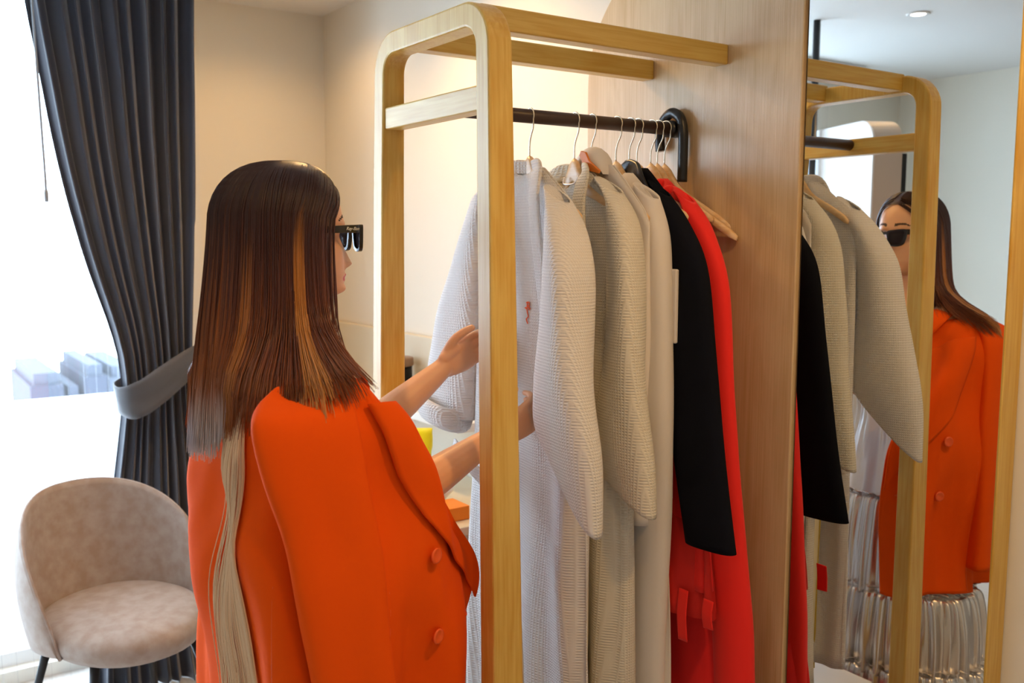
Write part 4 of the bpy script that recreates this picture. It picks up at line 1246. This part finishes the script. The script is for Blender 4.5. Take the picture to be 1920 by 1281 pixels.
# hair collision uses the same cloth; colours per strand
hv, hf, hc = [], [], []
def ramp_col(p, al, depth, rnd):
    z = p.z
    d = math.degrees(al)
    t = (1.55 - z) / 0.26
    t += rnd * 0.9 - 0.35
    c = lerp3(DK, MID, (1.66 - z) / 0.2 + rnd * 0.3)
    back = max(0, min(1, (abs(d) - 100) / 60))
    c = lerp3(c, LT, (t - 0.25 * (1 - back)) * (0.50 + 0.42 * back))
    if abs(d) > 135:
        g_ = (1.33 - z) / 0.08 + rnd * 0.5 - 0.2
        c = lerp3(c, GR, max(0, min(1, g_)) * 0.9)
    if -101 < d < -93.5 and z < 1.68 and rnd > 0.1:
        c = lerp3(c, (0.50, 0.19, 0.035), (1.67 - z) / 0.10 - 0.5 * abs(d + 97.2) / 3.7)
        c = lerp3(c, BL, (1.48 - z) / 0.12 * 0.6)
    if -137 < d < -129 and z < 1.60 and rnd > 0.35:
        c = lerp3(c, (0.42, 0.16, 0.04), (1.60 - z) / 0.15)
    if 70 < d < 82 and z < 1.62:
        c = lerp3(c, (0.50, 0.22, 0.05), (1.60 - z) / 0.2)
    return c
for (P, rad, al, depth, st) in strands:
    rnd = random.random()
    n = 3
    base = len(hv)
    L = len(P)
    s0, u0 = V((1, 0, 0)), V((0, 1, 0))
    for i, p in enumerate(P):
        d = (P[min(i + 1, L - 1)] - P[max(i - 1, 0)]).normalized()
        s0, u0 = frame_of(d, V((0.3, 0.9, 0.1)))
        rr_ = rad * (1 if i < L - 3 else (L - i) / 4 + 0.05)
        cc_ = ramp_col(p, al, depth, rnd)
        for k in range(n):
            q = 2 * PI * k / n
            hv.append(p + (s0 * math.cos(q) + u0 * math.sin(q)) * rr_)
            hc.append(cc_)
    for i in range(L - 1):
        for k in range(n):
            k2 = (k + 1) % n
            hf.append((base + i * n + k, base + i * n + k2, base + (i + 1) * n + k2, base + (i + 1) * n + k))
# under-volume so no scalp shows
g, gc = [], []
UA = 60
for i in range(26):
    for k in range(UA + 1):
        al = math.radians(78 + 204 * k / UA)
        aa = al if al <= PI else al - 2 * PI
        if i < 10:
            p = surf_top(aa, 90 - 9 * i, 0.90)
        else:
            zz = 1.625 - (1.625 - 1.425) * (i - 9) / 16
            e = hair_env(aa, zz) * 0.90
            p = V((CZ.x + 0.006 + e.x, CZ.y + e.y, zz))
        g.append(p); gc.append(lerp3(DK, MID, (1.5 - p.z) / 0.2))
b = len(hv)
hv += g; hc += gc; hf += [tuple(q + b for q in ff) for ff in grid_faces(26, UA + 1)]
g, gc = [], []
for i in range(12):
    for k in range(72):
        aa = -PI + 2 * PI * k / 72
        da = abs(math.degrees(aa))
        elm = 40 if da < 45 else (5 if da > 82 else 40 - 35 * (da - 45) / 37)
        g.append(surf_top(aa, 90 - (90 - elm) * i / 11, 0.955)); gc.append(DK)
b = len(hv)
hv += g; hc += gc; hf += [tuple(q + b for q in ff) for ff in grid_faces(12, 72, True)]
hair = part('hair', hv, hf, M_hair, pr_, label='long brown hair with orange streaks and pale grey ends', kind='stuff')
ca = hair.data.color_attributes.new('Col', 'FLOAT_COLOR', 'POINT')
buf = []
for c in hc:
    buf += [*c, 1.0]
ca.data.foreach_set('color', buf)
# daylight sheen on the blazer's back, built as long pale strands
hv, hf, hc = [], [], []
for i in range(150):
    u = 3.35 + 0.75 * random.random()
    b0 = len(hv); rnd = random.random(); sd = random.random() * 30
    if random.random() < 0.35:
        u = random.choice((3.45, 3.6, 3.85)) + random.gauss(0, 0.03)
    L = 30
    for j in range(L):
        t = j / (L - 1)
        vv = 2.4 + 4.4 * t
        p = Jf(max(0, min(8, u + 0.10 * noise.noise(V((sd * 0.08, t * 2.2, 1))) - 0.10 * t)), vv, 0.008 + 0.003 * rnd)
        n = Jn(u, vv); s, w = frame_of(V((0, 0, -1)), n)
        rr_ = 0.0012 * (1 if j < L - 2 else 0.4)
        for k in range(3):
            q = 2 * PI * k / 3
            hv.append(p + (s * math.cos(q) + w * math.sin(q)) * rr_); hc.append(lerp3((1.0, 0.64, 0.36), (1.0, 0.80, 0.58), rnd))
    for j in range(L - 1):
        for k in range(3):
            k2 = (k + 1) % 3
            hf.append((b0 + j * 3 + k, b0 + j * 3 + k2, b0 + (j + 1) * 3 + k2, b0 + (j + 1) * 3 + k))
lk = part('pale_sheen_strands', hv, hf, M_hair, pr_, label='daylight sheen down the back of the blazer, built as pale strands', kind='stuff')
ca = lk.data.color_attributes.new('Col', 'FLOAT_COLOR', 'POINT')
buf = []
for c in hc:
    buf += [*c, 1.0]
ca.data.foreach_set('color', buf)

# ---- sunglasses
sg = bpy.data.objects.new('sunglasses', None); COL.objects.link(sg); sg.parent = pr_; sg.location = (0, 0, 0)
sg['label'] = 'black thick-framed sunglasses'
def gl(y, z, k=0.0):
    """front plane of the glasses, slightly wrapped"""
    return HO + V((0.1225 - 0.9 * y * y / 0.12 * 0.35 + k, y, z))
rims = []
for s in (-1, 1):
    def ol(off):
        pts = [(0.008, 0.017), (0.030, 0.0225), (0.064, 0.024), (0.066, 0.010), (0.060, -0.015), (0.050, -0.026), (0.030, -0.028), (0.015, -0.022), (0.009, -0.004)]
        cy, cz = 0.037, -0.002
        P = spline([V((cy + (a - cy) * off, cz + (b - cz) * off, 0)) for a, b in pts], 5, True)
        return [(q.x * s, q.y) for q in P]
    oo, ii = ol(1.0), ol(0.76)
    n = len(oo)
    vs_ = [gl(y, z, 0.004) for y, z in oo] + [gl(y, z, 0.004) for y, z in ii] + [gl(y, z, -0.004) for y, z in oo] + [gl(y, z, -0.004) for y, z in ii]
    fs_ = []
    for i in range(n):
        j = (i + 1) % n
        fs_ += [(i, j, j + n, i + n), (i + 2 * n, i + 3 * n, j + 3 * n, j + 2 * n), (i, i + 2 * n, j + 2 * n, j), (i + n, j + n, j + 3 * n, i + 3 * n)]
    rims.append((vs_, fs_))
    lv = [gl(y, z, 0.0005) for y, z in ii] + [gl(0.037 * s, -0.002, 0.002)]
    part('lens', lv, [(i, (i + 1) % n, n) for i in range(n)], M_lens, sg, solid=0.0018, label='dark grey lens')
rims.append(tube([gl(-0.012, 0.010), gl(0, 0.013), gl(0.012, 0.010)], 0.0045, 10))
v, f = merge(rims)
part('front_rim', v, f, M_shade, sg, smooth=False, bevel=0.0008)
for s in (-1, 1):
    a = gl(0.064 * s, 0.016, -0.003)
    ys = s * 0.0790
    P = [a, V((a.x - 0.012, HO.y + s * 0.072, a.z)), V((HO.x + 0.06, HO.y + ys, a.z - 0.001)), V((HO.x - 0.01, HO.y + ys, a.z - 0.006)), V((HO.x - 0.045, HO.y + ys * 0.97, a.z - 0.03))]
    P = spline(P, 4)
    rings = []
    for i, p in enumerate(P):
        t = i / (len(P) - 1)
        h = 0.0085 - 0.003 * t
        rings.append([p + V((0, yy * 0.0022, zz * h)) for yy, zz in ((-1, -0.9), (-1, 0.9), (-0.5, 1), (0.5, 1), (1, 0.9), (1, -0.9), (0.5, -1), (-0.5, -1))])
    v, f = loft(rings)
    part('temple_arm', v, f, M_shade, sg, smooth=False)
cu = bpy.data.curves.new('temple_script', 'FONT'); cu.body = 'Ray-Ban'; cu.size = 0.0088; cu.shear = 0.4; cu.extrude = 0.0002; cu.align_x = 'RIGHT'
to = bpy.data.objects.new('tmp_text', cu); COL.objects.link(to)
dg = bpy.context.evaluated_depsgraph_get(); dg.update()
tm = bpy.data.meshes.new_from_object(to.evaluated_get(dg)); bpy.data.objects.remove(to)
tm.materials.clear(); tm.materials.append(M_silverp)
tp = gl(-0.064, 0.0135, -0.013)
tm.transform(Matrix.Translation(V((tp.x + 0.002, HO.y - 0.0775, tp.z)) - pr_.location) @ Matrix.Rotation(math.radians(8), 4, 'Z') @ Matrix.Rotation(PI / 2, 4, 'X'))
tx = bpy.data.objects.new('script_print', tm); COL.objects.link(tx); tx.parent = sg
tx['label'] = 'small silver script on the temple'
